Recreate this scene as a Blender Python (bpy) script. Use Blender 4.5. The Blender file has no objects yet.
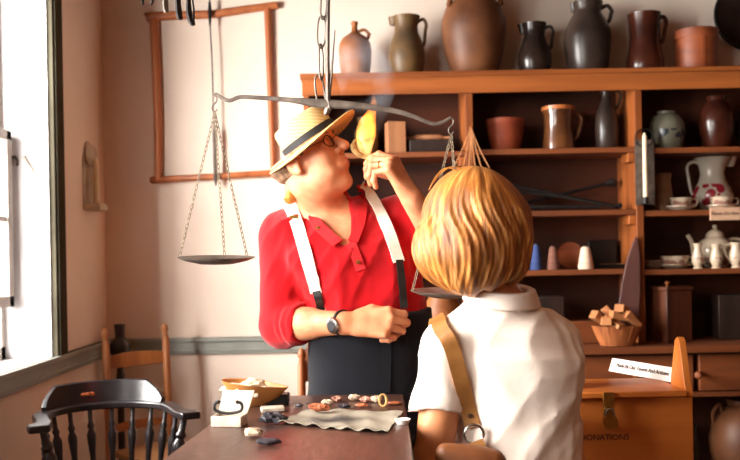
import bpy, math, random
import numpy as np
from mathutils import Vector, Matrix
random.seed(7)
PI = math.pi
SC = bpy.context.scene
COL = SC.collection

# ------------------------------------------------------------------ camera, sky, light
H = 1.30            # camera height
F = 900.0           # focal length in pixels of the 740 px wide frame
ROLL = 0.018
cam_d = bpy.data.cameras.new('camera')
cam_d.sensor_width = 36.0
cam_d.lens = F / 740.0 * 36.0
cam_d.shift_y = 26.0 / 740.0
cam_d.clip_start = 0.05
cam = bpy.data.objects.new('camera', cam_d)
cam.location = (0, 0, H)
cam.rotation_euler = (Matrix.Rotation(PI / 2, 3, 'X') @ Matrix.Rotation(-ROLL, 3, 'Z')).to_euler()
cam_d.dof.use_dof = True
cam_d.dof.focus_distance = 2.25
cam_d.dof.aperture_fstop = 4.0
COL.objects.link(cam)
SC.camera = cam

world = bpy.data.worlds.new('world')
SC.world = world
world.use_nodes = True
world.node_tree.nodes['Background'].inputs[0].default_value = (0.86, 0.93, 1.0, 1)
world.node_tree.nodes['Background'].inputs[1].default_value = 3.0

def area_light(name, loc, rot, sx, sy, power, color):
    l = bpy.data.lights.new(name, 'AREA')
    l.shape = 'RECTANGLE'; l.size = sx; l.size_y = sy
    l.energy = power; l.color = color
    o = bpy.data.objects.new(name, l)
    o.location = loc; o.rotation_euler = rot
    COL.objects.link(o)
    return o
# daylight outside the windows of the left wall (window_1 in view, window_2 beside the camera, window_3 added as fill)
area_light('daylight_far_window', (-2.35, 2.35, 1.95), (0, -PI / 2 + 0.16, 0.42), 1.7, 2.6, 1120, (1.0, 0.95, 0.90))
area_light('daylight_near_window', (-2.1, 0.8, 1.95), (0, -PI / 2 + 0.15, 0), 1.5, 2.3, 80, (1.0, 0.93, 0.82))
area_light('added_rear_fill', (-2.1, -1.15, 1.95), (0, -PI / 2 + 0.15, 0), 1.5, 0.9, 110, (1.0, 0.93, 0.82))  # added unseen source that brightens the donation box
SC.view_settings.view_transform = 'Standard'
SC.view_settings.look = 'None'
SC.view_settings.exposure = 0.0
SC.view_settings.gamma = 1.0

# ------------------------------------------------------------------ geometry from the camera
def W(px, py, d):
    u, v = px - 370.0, py - 256.0
    s, c = math.sin(ROLL), math.cos(ROLL)
    return Vector(((u * c - v * s) * d / F, d, H + (-u * s - v * c) * d / F))
def onplane(px, py, z):
    """point of the horizontal plane z seen at a pixel"""
    u, v = px - 370.0, py - 256.0
    s, c = math.sin(ROLL), math.cos(ROLL)
    return W(px, py, (z - H) * F / (-u * s - v * c))

# ------------------------------------------------------------------ materials
def lin(r, g, b):
    f = lambda c: (c / 12.92) if c <= 0.04045 else ((c + 0.055) / 1.055) ** 2.4
    return (f(r / 255), f(g / 255), f(b / 255), 1)
def newmat(name):
    m = bpy.data.materials.new(name); m.use_nodes = True
    nt = m.node_tree
    b = nt.nodes['Principled BSDF']
    return m, nt, b
def mat(name, c1, c2=None, rough=0.6, metal=0.0, scale=8.0, stretch=(1, 1, 1), bump=0.0, bscale=None, spec=0.5, sss=0.0, contrast=(0.3, 0.7), detail=4.0, sheen=0.0, coat=0.0):
    """a base colour varying by noise between c1 and c2"""
    m, nt, b = newmat(name)
    N, L = nt.nodes, nt.links
    b.inputs['Roughness'].default_value = rough
    b.inputs['Metallic'].default_value = metal
    b.inputs['Specular IOR Level'].default_value = spec
    if sheen: b.inputs['Sheen Weight'].default_value = sheen
    if coat: b.inputs['Coat Weight'].default_value = coat; b.inputs['Coat Roughness'].default_value = 0.15
    if sss:
        b.inputs['Subsurface Weight'].default_value = sss
        b.inputs['Subsurface Radius'].default_value = (0.012, 0.005, 0.003)
    if c2 is None: c2 = tuple(x * 0.75 for x in c1[:3]) + (1,)
    tc = N.new('ShaderNodeTexCoord'); mp = N.new('ShaderNodeMapping')
    mp.inputs['Scale'].default_value = stretch
    L.new(tc.outputs['Object'], mp.inputs['Vector'])
    n = N.new('ShaderNodeTexNoise'); n.inputs['Scale'].default_value = scale; n.inputs['Detail'].default_value = detail
    L.new(mp.outputs[0], n.inputs['Vector'])
    r = N.new('ShaderNodeValToRGB')
    r.color_ramp.elements[0].position = contrast[0]; r.color_ramp.elements[1].position = contrast[1]
    r.color_ramp.elements[0].color = c2; r.color_ramp.elements[1].color = c1
    L.new(n.outputs['Fac'], r.inputs[0]); L.new(r.outputs[0], b.inputs['Base Color'])
    if bump:
        n2 = N.new('ShaderNodeTexNoise'); n2.inputs['Scale'].default_value = bscale or scale * 3; n2.inputs['Detail'].default_value = 3
        L.new(mp.outputs[0], n2.inputs['Vector'])
        bp = N.new('ShaderNodeBump'); bp.inputs['Strength'].default_value = bump; bp.inputs['Distance'].default_value = 0.004
        L.new(n2.outputs['Fac'], bp.inputs['Height']); L.new(bp.outputs[0], b.inputs['Normal'])
    return m
def wood(name, c1, c2, axis='x', rough=0.5, scale=14.0, bump=0.15, spec=0.4):
    st = {'x': (0.08, 1, 1), 'y': (1, 0.08, 1), 'z': (1, 1, 0.08)}[axis]
    return mat(name, c1, c2, rough=rough, scale=scale, stretch=st, bump=bump, bscale=scale * 4, spec=spec, contrast=(0.32, 0.68), detail=6)
def flat(name, c, rough=0.6, metal=0.0, emit=0.0):
    m, nt, b = newmat(name)
    b.inputs['Base Color'].default_value = c
    b.inputs['Roughness'].default_value = rough; b.inputs['Metallic'].default_value = metal
    if emit:
        b.inputs['Emission Color'].default_value = c; b.inputs['Emission Strength'].default_value = emit
    return m

M = {}
M['plaster'] = mat('cream_plaster', lin(238, 224, 209), lin(228, 211, 195), rough=0.9, scale=1.6, bump=0.15, bscale=14, spec=0.1)
M['reveal'] = mat('white_plaster', lin(200, 198, 198), lin(186, 183, 183), rough=0.9, scale=2.5, bump=0.1, spec=0.1)
M['floor'] = wood('floor_boards', lin(112, 84, 62), lin(80, 58, 42), 'x', rough=0.6)
M['fill_cut_walls'] = wood('fill_cut_wall_wood', lin(110, 66, 40), lin(78, 44, 26), 'z', rough=0.6)  # invented for the unseen walls, dark to cut bounced fill light
M['ceiling'] = mat('ceiling_plaster', lin(170, 130, 96), lin(150, 112, 80), rough=0.9, scale=2)
M['greytrim'] = mat('grey_blue_paint', lin(146, 150, 142), lin(126, 130, 122), rough=0.5, scale=6, spec=0.4)
M['window_paint'] = mat('dark_grey_green_paint', lin(78, 74, 62), lin(62, 58, 48), rough=0.9, scale=6, spec=0.0)
M['pine'] = wood('orange_pine', lin(168, 94, 42), lin(120, 62, 25), 'x', rough=0.5)
M['pine_v'] = wood('orange_pine_upright', lin(160, 88, 40), lin(114, 58, 24), 'z', rough=0.5)
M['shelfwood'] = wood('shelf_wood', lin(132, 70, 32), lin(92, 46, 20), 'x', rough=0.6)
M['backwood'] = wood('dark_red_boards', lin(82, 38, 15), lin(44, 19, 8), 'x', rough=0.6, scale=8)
M['framewood'] = wood('reddish_turned_wood', lin(186, 112, 66), lin(146, 80, 44), 'z', rough=0.4)
M['tablewood'] = mat('worn_dark_table', lin(84, 54, 42), lin(46, 28, 22), rough=0.36, scale=9, stretch=(1, 0.35, 1), bump=0.35, bscale=55, spec=0.5)
M['black_paint'] = mat('black_paint_worn', lin(38, 34, 36), lin(22, 20, 22), rough=0.28, scale=14, spec=0.6, bump=0.08)
M['chairwood'] = wood('honey_chair_wood', lin(176, 112, 60), lin(130, 76, 38), 'z', rough=0.5)
M['rush'] = mat('rush_seat', lin(170, 120, 70), lin(120, 80, 44), rough=0.8, scale=40, stretch=(1, 8, 1), bump=0.4)
M['darkwood'] = wood('near_black_wood', lin(48, 30, 22), lin(26, 16, 12), 'z', rough=0.5)
M['iron'] = mat('forged_iron', lin(122, 110, 100), lin(78, 69, 62), rough=0.5, metal=0.4, scale=30, bump=0.25, spec=0.5)
M['chain'] = mat('bronze_grey_chain', lin(150, 134, 112), lin(100, 86, 70), rough=0.5, metal=0.4, scale=40)
M['darkiron'] = mat('dark_iron', lin(44, 38, 36), lin(24, 20, 19), rough=0.5, metal=0.5, scale=30, bump=0.2)
M['steel'] = mat('bright_steel', lin(200, 196, 190), lin(150, 146, 140), rough=0.25, metal=1.0, scale=20)
M['tin'] = mat('tin_plate', lin(206, 192, 168), lin(160, 146, 124), rough=0.45, metal=0.2, scale=12, bump=0.1)
M['brass'] = mat('brass', lin(206, 160, 84), lin(150, 108, 50), rough=0.3, metal=0.9, scale=20)
M['wax'] = mat('candle_wax', lin(240, 228, 196), lin(226, 208, 170), rough=0.5, scale=10, sss=0.2)
M['skin_man'] = mat('ruddy_skin', lin(222, 156, 116), lin(200, 120, 82), rough=0.5, scale=22, sss=0.15, spec=0.4, bump=0.08, bscale=120)
M['skin_woman'] = mat('tan_skin', lin(214, 148, 102), lin(196, 126, 82), rough=0.5, scale=18, sss=0.15, spec=0.4)
M['eye_white'] = flat('eye_white', lin(230, 222, 214), 0.2)
M['iris'] = flat('iris', lin(60, 46, 38), 0.2)
M['lip'] = mat('lip', lin(196, 104, 88), lin(178, 88, 76), rough=0.45, scale=30)
M['red'] = mat('red_cotton', lin(192, 8, 20), lin(160, 3, 13), rough=0.85, scale=9, bump=0.12, bscale=160, spec=0.15, sheen=0.15)
M['navy'] = mat('black_navy_cloth', lin(21, 22, 29), lin(12, 13, 18), rough=0.95, scale=7, bump=0.15, bscale=180, spec=0.2, sheen=0.1)
M['strap_white'] = mat('white_webbing', lin(240, 232, 218), lin(222, 210, 192), rough=0.8, scale=30, bump=0.2, bscale=200)
M['straw'] = None
M['blackband'] = flat('black_ribbon', lin(22, 20, 20), 0.6)
M['black_leather'] = flat('black_leather', lin(26, 22, 20), 0.45)
M['grey_hair'] = mat('greying_hair', lin(150, 118, 88), lin(86, 62, 46), rough=0.6, scale=60, stretch=(1, 1, 0.2), bump=0.3)
M['blond_hair'] = mat('sandy_hair', lin(214, 146, 62), lin(156, 94, 34), rough=0.5, scale=60, stretch=(1, 1, 0.15), bump=0.4)
M['white_shirt'] = mat('white_cotton_blouse', lin(238, 224, 212), lin(228, 211, 198), rough=0.8, scale=5, bump=0.1, bscale=140, spec=0.2)
M['khaki'] = mat('khaki_trousers', lin(150, 130, 100), lin(130, 110, 84), rough=0.85, scale=6)
M['tan_leather'] = mat('tan_leather', lin(170, 118, 62), lin(136, 88, 42), rough=0.42, scale=16, bump=0.1, spec=0.5)
M['box_oak'] = wood('orange_oak_box', lin(214, 130, 56), lin(184, 100, 38), 'x', rough=0.42, scale=9, bump=0.08)
M['card'] = mat('white_card', lin(236, 230, 224), lin(228, 220, 212), rough=0.8, scale=6)
M['ink'] = flat('brown_ink', lin(70, 46, 36), 0.8)
M['lightstone'] = mat('pale_flint', lin(214, 196, 170), lin(160, 130, 104), rough=0.6, scale=45, bump=0.4)
M['pinkstone'] = mat('pinkish_flint', lin(206, 160, 140), lin(140, 84, 66), rough=0.6, scale=45, bump=0.4)
M['orangestone'] = mat('orange_flint', lin(190, 110, 70), lin(120, 62, 38), rough=0.55, scale=40, bump=0.4)
M['darkstone'] = mat('dark_flint', lin(66, 64, 70), lin(34, 32, 38), rough=0.4, scale=40, bump=0.4)
M['greytin'] = mat('grey_soapstone', lin(200, 188, 170), lin(164, 150, 132), rough=0.6, scale=30, bump=0.2)
M['tow'] = mat('flax_tow', lin(226, 208, 184), lin(186, 160, 132), rough=0.95, scale=50, bump=0.8)
M['scoopwood'] = wood('honey_scoop_wood', lin(196, 138, 76), lin(156, 100, 50), 'x', rough=0.45)
M['rope'] = mat('jute_rope', lin(190, 156, 98), lin(146, 112, 62), rough=0.9, scale=60, bump=0.6)
def pot(name, c1, c2, rough=0.28, scale=7, spec=0.3, coat=0.0, bump=0.1): return mat(name, c1, c2, rough=rough, scale=scale, spec=spec, coat=coat, bump=bump)
M['pot_tan'] = pot('tan_stoneware', lin(168, 106, 58), lin(122, 70, 36), 0.5)
M['pot_olive'] = pot('olive_stoneware', lin(116, 86, 48), lin(74, 58, 42), 0.45)
M['pot_brown'] = pot('brown_stoneware', lin(124, 78, 48), lin(76, 44, 27), 0.5, 5)
M['pot_dark'] = pot('dark_salt_glaze', lin(48, 35, 29), lin(28, 20, 17), 0.22)
M['pot_grey'] = pot('dark_grey_glaze', lin(60, 48, 41), lin(36, 28, 25), 0.3)
M['pot_red'] = pot('red_brown_glaze', lin(72, 33, 20), lin(42, 18, 12), 0.22)
M['terracotta'] = pot('terracotta', lin(150, 70, 40), lin(116, 48, 28), 0.6)
M['copper_glaze'] = pot('copper_lustre', lin(110, 66, 36), lin(64, 36, 20), 0.2, coat=0.5)
M['copper_rim'] = flat('copper_rim', lin(170, 96, 46), 0.35)
M['boxwood_round'] = wood('bent_wood_box', lin(150, 78, 42), lin(108, 50, 26), 'x', rough=0.5)
M['china'] = None
M['grey_jar'] = None
M['crock'] = pot('buff_crock', lin(150, 112, 82), lin(112, 78, 54), 0.5)
M['bluecone'] = mat('blue_yarn', lin(58, 76, 128), lin(38, 52, 96), rough=0.9, scale=50, stretch=(.1, .1, 1), bump=0.4)
M['browncone'] = mat('brown_yarn', lin(128, 84, 66), lin(96, 58, 46), rough=0.9, scale=50, stretch=(.1, .1, 1), bump=0.4)
M['whitecone'] = mat('cream_yarn', lin(232, 200, 176), lin(206, 170, 146), rough=0.9, scale=50, stretch=(.1, .1, 1), bump=0.4)
M['basket'] = wood('basket_splint', lin(176, 104, 56), lin(130, 70, 34), 'z', rough=0.6, scale=30)
M['wedge'] = wood('pale_wood_wedges', lin(196, 134, 84), lin(160, 100, 58), 'x', rough=0.6)
M['paddle'] = wood('weathered_purple_wood', lin(104, 66, 58), lin(70, 42, 38), 'z', rough=0.55)
M['caddy'] = wood('mahogany_caddy', lin(104, 54, 28), lin(62, 30, 16), 'z', rough=0.4)
M['signcard'] = mat('buff_sign_card', lin(214, 176, 146), lin(200, 160, 130), rough=0.8, scale=8)
M['blockwood'] = wood('pale_block_wood', lin(176, 120, 80), lin(130, 82, 52), 'z', rough=0.7)
M['black'] = mat('black_metal_tray', lin(24, 20, 18), lin(14, 12, 11), rough=0.35, metal=0.2)

def wave_mat(name, c1, c2, scale, dist=0.0, bands='X', rough=0.7, bump=0.3, coord='Object', rings=False):
    m, nt, b = newmat(name)
    N, L = nt.nodes, nt.links
    tc = N.new('ShaderNodeTexCoord'); w = N.new('ShaderNodeTexWave')
    w.wave_type = 'RINGS' if rings else 'BANDS'
    if rings: w.rings_direction = bands
    else: w.bands_direction = bands
    w.inputs['Scale'].default_value = scale; w.inputs['Distortion'].default_value = dist
    w.inputs['Detail'].default_value = 2
    L.new(tc.outputs[coord], w.inputs['Vector'])
    r = N.new('ShaderNodeValToRGB'); r.color_ramp.elements[0].color = c2; r.color_ramp.elements[1].color = c1
    L.new(w.outputs['Fac'], r.inputs[0]); L.new(r.outputs[0], b.inputs['Base Color'])
    bp = N.new('ShaderNodeBump'); bp.inputs['Strength'].default_value = bump; bp.inputs['Distance'].default_value = 0.003
    L.new(w.outputs['Fac'], bp.inputs['Height']); L.new(bp.outputs[0], b.inputs['Normal'])
    b.inputs['Roughness'].default_value = rough; b.inputs['Specular IOR Level'].default_value = 0.25
    return m
M['straw'] = wave_mat('plaited_straw', lin(228, 198, 142), lin(208, 172, 114), 34, 0.6, 'Z', 0.65, 0.2)
M['straw_brim'] = wave_mat('plaited_straw_brim', lin(226, 190, 130), lin(206, 160, 100), 30, 0.6, 'Z', 0.65, 0.2, rings=True)

def china_mat(name, base, spots, z0, z1, spot2=None):
    """glazed ware with painted flower marks between two heights"""
    m, nt, b = newmat(name)
    N, L = nt.nodes, nt.links
    tc = N.new('ShaderNodeTexCoord'); sp = N.new('ShaderNodeSeparateXYZ'); L.new(tc.outputs['Object'], sp.inputs[0])
    v = N.new('ShaderNodeTexVoronoi'); v.inputs['Scale'].default_value = 24
    L.new(tc.outputs['Object'], v.inputs['Vector'])
    def math_(op, a, b_=None, val=None):
        n = N.new('ShaderNodeMath'); n.operation = op
        L.new(a, n.inputs[0])
        if b_ is not None: L.new(b_, n.inputs[1])
        if val is not None: n.inputs[1].default_value = val
        return n.outputs[0]
    dots = math_('LESS_THAN', v.outputs['Distance'], val=0.50)
    lo = math_('GREATER_THAN', sp.outputs[2], val=z0); hi = math_('LESS_THAN', sp.outputs[2], val=z1)
    f = math_('MULTIPLY', math_('MULTIPLY', lo, hi), dots)
    mx = N.new('ShaderNodeMix'); mx.data_type = 'RGBA'
    mx.inputs[6].default_value = base; mx.inputs[7].default_value = spots
    L.new(f, mx.inputs[0])
    L.new(mx.outputs[2], b.inputs['Base Color'])
    b.inputs['Roughness'].default_value = 0.25
    return m
M['china'] = china_mat('flowered_china', lin(166, 156, 140), lin(130, 30, 40), 0.025, 0.125)
M['china_plain'] = china_mat('teaware_china', lin(190, 172, 148), lin(150, 110, 96), 0.015, 0.05)
M['grey_jar'] = china_mat('grey_jar_with_blue', lin(98, 96, 82), lin(36, 42, 52), 0.05, 0.09)

# hair with combed strands falling from the crown
def hair_mat(name, cols, center):
    m, nt, b = newmat(name)
    N, L = nt.nodes, nt.links
    tc = N.new('ShaderNodeTexCoord'); mp = N.new('ShaderNodeMapping'); mp.inputs['Location'].default_value = tuple(-x for x in center)
    L.new(tc.outputs['Object'], mp.inputs[0])
    sp = N.new('ShaderNodeSeparateXYZ'); L.new(mp.outputs[0], sp.inputs[0])
    at = N.new('ShaderNodeMath'); at.operation = 'ARCTAN2'; L.new(sp.outputs[0], at.inputs[0]); L.new(sp.outputs[1], at.inputs[1])
    sc = N.new('ShaderNodeMath'); sc.operation = 'MULTIPLY'; sc.inputs[1].default_value = 1.0; L.new(at.outputs[0], sc.inputs[0])
    cb = N.new('ShaderNodeCombineXYZ'); L.new(sc.outputs[0], cb.inputs[0])
    mz = N.new('ShaderNodeMath'); mz.operation = 'MULTIPLY'; mz.inputs[1].default_value = 0.9; L.new(sp.outputs[2], mz.inputs[0]); L.new(mz.outputs[0], cb.inputs[1])
    n = N.new('ShaderNodeTexNoise'); n.inputs['Scale'].default_value = 13; n.inputs['Detail'].default_value = 10; n.inputs['Roughness'].default_value = 0.72
    L.new(cb.outputs[0], n.inputs['Vector'])
    r = N.new('ShaderNodeValToRGB'); cr = r.color_ramp
    cr.elements[0].position = 0.34; cr.elements[0].color = cols[0]
    cr.elements[1].position = 0.66; cr.elements[1].color = cols[-1]
    e = cr.elements.new(0.5); e.color = cols[1]
    L.new(n.outputs['Fac'], r.inputs[0])
    n3 = N.new('ShaderNodeTexNoise'); n3.inputs['Scale'].default_value = 3.2; n3.inputs['Detail'].default_value = 2; L.new(cb.outputs[0], n3.inputs['Vector'])
    m3 = N.new('ShaderNodeMapRange'); m3.inputs['From Min'].default_value = .38; m3.inputs['From Max'].default_value = .58; m3.inputs['To Min'].default_value = .5; m3.inputs['To Max'].default_value = 1.0
    L.new(n3.outputs['Fac'], m3.inputs[0])
    mm = N.new('ShaderNodeVectorMath'); mm.operation = 'SCALE'; L.new(r.outputs[0], mm.inputs[0]); L.new(m3.outputs[0], mm.inputs['Scale'])
    L.new(mm.outputs[0], b.inputs['Base Color'])
    bp = N.new('ShaderNodeBump'); bp.inputs['Strength'].default_value = 0.6; bp.inputs['Distance'].default_value = 0.006
    L.new(n.outputs['Fac'], bp.inputs['Height']); L.new(bp.outputs[0], b.inputs['Normal'])
    b.inputs['Roughness'].default_value = 0.42; b.inputs['Specular IOR Level'].default_value = 0.45
    return m

# ------------------------------------------------------------------ mesh helpers
class MB:
    def __init__(self): self.v = []; self.f = []
    def add(self, vs, fs):
        b = len(self.v)
        self.v += [Vector(p) for p in vs]; self.f += [tuple(b + i for i in f) for f in fs]
        return self
    def box(self, lo, hi, rot=None, pivot=None):
        x0, y0, z0 = lo; x1, y1, z1 = hi
        vs = [Vector(p) for p in ((x0, y0, z0), (x1, y0, z0), (x1, y1, z0), (x0, y1, z0), (x0, y0, z1), (x1, y0, z1), (x1, y1, z1), (x0, y1, z1))]
        if rot is not None:
            pv = Vector(pivot) if pivot is not None else sum(vs, Vector()) / 8
            vs = [rot @ (p - pv) + pv for p in vs]
        return self.add(vs, [(0, 3, 2, 1), (4, 5, 6, 7), (0, 1, 5, 4), (1, 2, 6, 5), (2, 3, 7, 6), (3, 0, 4, 7)])
    def tube(self, pts, rad, n=8, closed=False, flat_=1.0, up=None):
        pts = [Vector(p) for p in pts]; m = len(pts)
        rads = rad if isinstance(rad, (list, tuple)) else [rad] * m
        ring = []; prev = None
        for i, p in enumerate(pts):
            if closed: t = pts[(i + 1) % m] - pts[i - 1]
            else: t = pts[min(i + 1, m - 1)] - pts[max(i - 1, 0)]
            t = t.normalized() if t.length > 1e-9 else Vector((0, 0, 1))
            if up is not None: a = Vector(up) - t * t.dot(Vector(up))
            elif prev is None: a = t.orthogonal()
            else: a = prev - t * prev.dot(t)
            a = a.normalized() if a.length > 1e-6 else t.orthogonal().normalized()
            prev = a; b = t.cross(a)
            ring.append([p + a * (math.cos(2 * PI * k / n) * rads[i]) + b * (math.sin(2 * PI * k / n) * rads[i] * flat_) for k in range(n)])
        vs = [q for r in ring for q in r]; fs = []
        mm = m if closed else m - 1
        for i in range(mm):
            j = (i + 1) % m
            for k in range(n):
                l = (k + 1) % n
                fs.append((i * n + k, i * n + l, j * n + l, j * n + k))
        if not closed:
            fs.append(tuple(range(n - 1, -1, -1))); fs.append(tuple((m - 1) * n + k for k in range(n)))
        return self.add(vs, fs)
    def lathe(self, prof, n=28, o=(0, 0, 0), ax=None, sx=1.0, sy=1.0):
        """profile [(r, z)...] turned round the z axis (or a given 3x3 frame), closed at both ends on the axis"""
        o = Vector(o); vs = []; fs = []
        R = ax if ax is not None else Matrix.Identity(3)
        rings = []
        for r, z in prof:
            if r < 1e-6:
                rings.append([len(vs)]); vs.append(o + R @ Vector((0, 0, z)))
            else:
                rings.append(list(range(len(vs), len(vs) + n)))
                for k in range(n):
                    a = 2 * PI * k / n
                    vs.append(o + R @ Vector((r * math.cos(a) * sx, r * math.sin(a) * sy, z)))
        for A, B in zip(rings, rings[1:]):
            for k in range(n):
                l = (k + 1) % n
                if len(A) == 1 and len(B) == 1: continue
                if len(A) == 1: fs.append((A[0], B[l], B[k]))
                elif len(B) == 1: fs.append((A[k], A[l], B[0]))
                else: fs.append((A[k], A[l], B[l], B[k]))
        if len(rings[0]) > 1: fs.append(tuple(reversed(rings[0])))
        if len(rings[-1]) > 1: fs.append(tuple(rings[-1]))
        return self.add(vs, fs)
    def prism(self, poly, vec):
        """a planar outline pushed along vec"""
        poly = [Vector(p) for p in poly]; vec = Vector(vec); n = len(poly)
        vs = poly + [p + vec for p in poly]
        fs = [tuple(range(n - 1, -1, -1)), tuple(range(n, 2 * n))] + [(k, (k + 1) % n, n + (k + 1) % n, n + k) for k in range(n)]
        return self.add(vs, fs)
    def xf(self, R, t=(0, 0, 0)):
        t = Vector(t); self.v = [R @ p + t for p in self.v]; return self

def bez(ps, n=12):
    """smooth (Catmull-Rom) path through points"""
    ps = [Vector(p) for p in ps]; out = []
    P = [ps[0] * 2 - ps[1]] + ps + [ps[-1] * 2 - ps[-2]]
    for i in range(1, len(P) - 2):
        for k in range(n):
            t = k / n
            a, b, c, d = P[i - 1], P[i], P[i + 1], P[i + 2]
            out.append(0.5 * ((2 * b) + (c - a) * t + (2 * a - 5 * b + 4 * c - d) * t * t + (3 * b - a - 3 * c + d) * t ** 3))
    out.append(ps[-1])
    return out

def tag(o, label, cat, group=None, kind=None):
    if label: o['label'] = label
    if cat: o['category'] = cat
    if group: o['group'] = group
    if kind: o['kind'] = kind
    return o
def thing(name, loc, label, cat, group=None):
    o = bpy.data.objects.new(name, None); o.empty_display_size = 0.05
    o.location = loc; COL.objects.link(o)
    return tag(o, label, cat, group)
def worldpos(o):
    p = Vector(o.location)
    while o.parent: o = o.parent; p += Vector(o.location)
    return p
def link(name, mb, m, parent=None, smooth=40, bevel=0.0, label=None, cat=None, group=None, kind=None, slots=None, recentre=True):
    """one mesh object from a builder; world coordinates in, origin at the base (or the parent's)"""
    me = bpy.data.meshes.new(name)
    V = mb.v
    if parent is not None: org = worldpos(parent); loc = Vector((0, 0, 0))
    elif recentre:
        xs = [p.x for p in V]; ys = [p.y for p in V]; zs = [p.z for p in V]
        org = Vector(((min(xs) + max(xs)) / 2, (min(ys) + max(ys)) / 2, min(zs))); loc = org
    else: org = Vector(); loc = org
    me.from_pydata([tuple(p - org) for p in V], [], mb.f)
    me.materials.append(m)
    me.update()
    if smooth:
        me.polygons.foreach_set('use_smooth', [True] * len(me.polygons))
        me.set_sharp_from_angle(angle=math.radians(smooth))
    o = bpy.data.objects.new(name, me); COL.objects.link(o)
    o.location = loc
    if parent is not None: o.parent = parent
    if bevel:
        bv = o.modifiers.new('bevel', 'BEVEL'); bv.width = bevel; bv.segments = 2; bv.limit_method = 'ANGLE'
    return tag(o, label, cat, group, kind)
def structure(name, mb, m, **k):
    return link(name, mb, m, kind='structure', recentre=False, **k)
def copy_tree(o, parent=None):
    c = o.copy(); COL.objects.link(c); c.parent = parent
    for ch in list(o.children): copy_tree(ch, c)
    return c
def rotz(a): return Matrix.Rotation(a, 3, 'Z')
def frame(z, xhint=(1, 0, 0)):
    """3x3 matrix whose z column is the given direction"""
    z = Vector(z).normalized(); x = Vector(xhint); x = (x - z * x.dot(z)).normalized(); y = z.cross(x)
    return Matrix((x, y, z)).transposed()
def text_mesh(body, size, m, origin, R, parent, name='lettering', extrude=0.0006, align='CENTER'):
    cu = bpy.data.curves.new(name, 'FONT'); cu.body = body; cu.size = size; cu.extrude = extrude; cu.align_x = align; cu.align_y = 'CENTER'
    t = bpy.data.objects.new(name, cu); COL.objects.link(t)
    bpy.context.view_layer.update()
    me = bpy.data.meshes.new_from_object(t)
    bpy.data.objects.remove(t)
    org = worldpos(parent)
    for v in me.vertices: v.co = R @ v.co + Vector(origin) - org
    me.materials.clear(); me.materials.append(m)
    o = bpy.data.objects.new(name, me); COL.objects.link(o); o.parent = parent
    return o

# ------------------------------------------------------------------ signed distance modelling
def ell(P, c, r, R=None):
    q = P - np.array(c, dtype=np.float32)
    if R is not None: q = q @ np.array(R, dtype=np.float32)
    r = np.array(r, dtype=np.float32)
    k0 = np.sqrt(((q / r) ** 2).sum(-1)) + 1e-6
    k1 = np.sqrt(((q / (r * r)) ** 2).sum(-1)) + 1e-6
    return k0 * (k0 - 1) / k1
def cone(P, a, b, ra, rb, flat_=None):
    a = np.array(a, dtype=np.float32); b = np.array(b, dtype=np.float32)
    ba = b - a; pa = P - a
    h = np.clip((pa @ ba) / max(float(ba @ ba), 1e-9), 0, 1)
    q = pa - h[..., None] * ba
    if flat_ is not None:
        ax, k = flat_; ax = np.array(ax, dtype=np.float32)
        w = q @ ax; q = q + (w * (k - 1))[..., None] * ax
    return np.sqrt((q ** 2).sum(-1)) - (ra + (rb - ra) * h)
def smin(a, b, k):
    h = np.clip(0.5 + 0.5 * (b - a) / k, 0, 1)
    return b * (1 - h) + a * h - k * h * (1 - h)
def smax(a, b, k): return -smin(-a, -b, k)
def loft(P, secs, power=2.3):
    """body of elliptic sections (z, cx, cy, rx, ry), z ascending"""
    s = np.array(secs, dtype=np.float32); z = P[..., 2]
    cx = np.interp(z, s[:, 0], s[:, 1]); cy = np.interp(z, s[:, 0], s[:, 2])
    rx = np.interp(z, s[:, 0], s[:, 3]); ry = np.interp(z, s[:, 0], s[:, 4])
    k = (np.abs((P[..., 0] - cx) / rx) ** power + np.abs((P[..., 1] - cy) / ry) ** power) ** (1 / power)
    d = (k - 1) * np.minimum(rx, ry)
    return np.maximum(d, np.maximum(s[0, 0] - z, z - s[-1, 0]))
def folds(P, seed, freq, amp, direction=(0, 0, 1), squash=0.25):
    """soft cloth folds running along a direction"""
    rs = np.random.RandomState(seed); d = np.array(direction, dtype=np.float64); d /= np.linalg.norm(d)
    out = np.zeros(P.shape[:-1], dtype=np.float32)
    for i in range(5):
        k = rs.normal(size=3); k -= d * (k @ d) * (1 - squash); k /= np.linalg.norm(k)
        k2 = rs.normal(size=3); k2 /= np.linalg.norm(k2)
        fr = freq * (0.6 + 0.35 * i)
        out += np.sin((P @ (k * fr)).astype(np.float32) + 1.5 * np.sin((P @ (k2 * fr * 0.45)).astype(np.float32)) + rs.rand() * 6) / (1 + 0.6 * i)
    return out * amp * 0.5
def crease(P, seed, freq, amp, direction=(0, 0, 1)):
    """sharper cloth creases: ridged waves, warped"""
    rs = np.random.RandomState(seed); d = np.array(direction, dtype=np.float64); d /= np.linalg.norm(d)
    out = np.zeros(P.shape[:-1], dtype=np.float32)
    for i in range(4):
        k = rs.normal(size=3); k -= d * (k @ d) * .8; k /= np.linalg.norm(k)
        k2 = rs.normal(size=3); k2 /= np.linalg.norm(k2); k3 = rs.normal(size=3); k3 /= np.linalg.norm(k3)
        fr = freq * (0.7 + 0.4 * i)
        u = np.sin((P @ (k * fr)).astype(np.float32) + 1.8 * np.sin((P @ (k2 * fr * 0.5)).astype(np.float32)) + rs.rand() * 6)
        m = .5 + .5 * np.sin((P @ (k3 * fr * .6)).astype(np.float32) + rs.rand() * 6)
        out += (np.abs(u) ** .7 - .6) * m / (1 + .5 * i)
    return out * amp * .7
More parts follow.
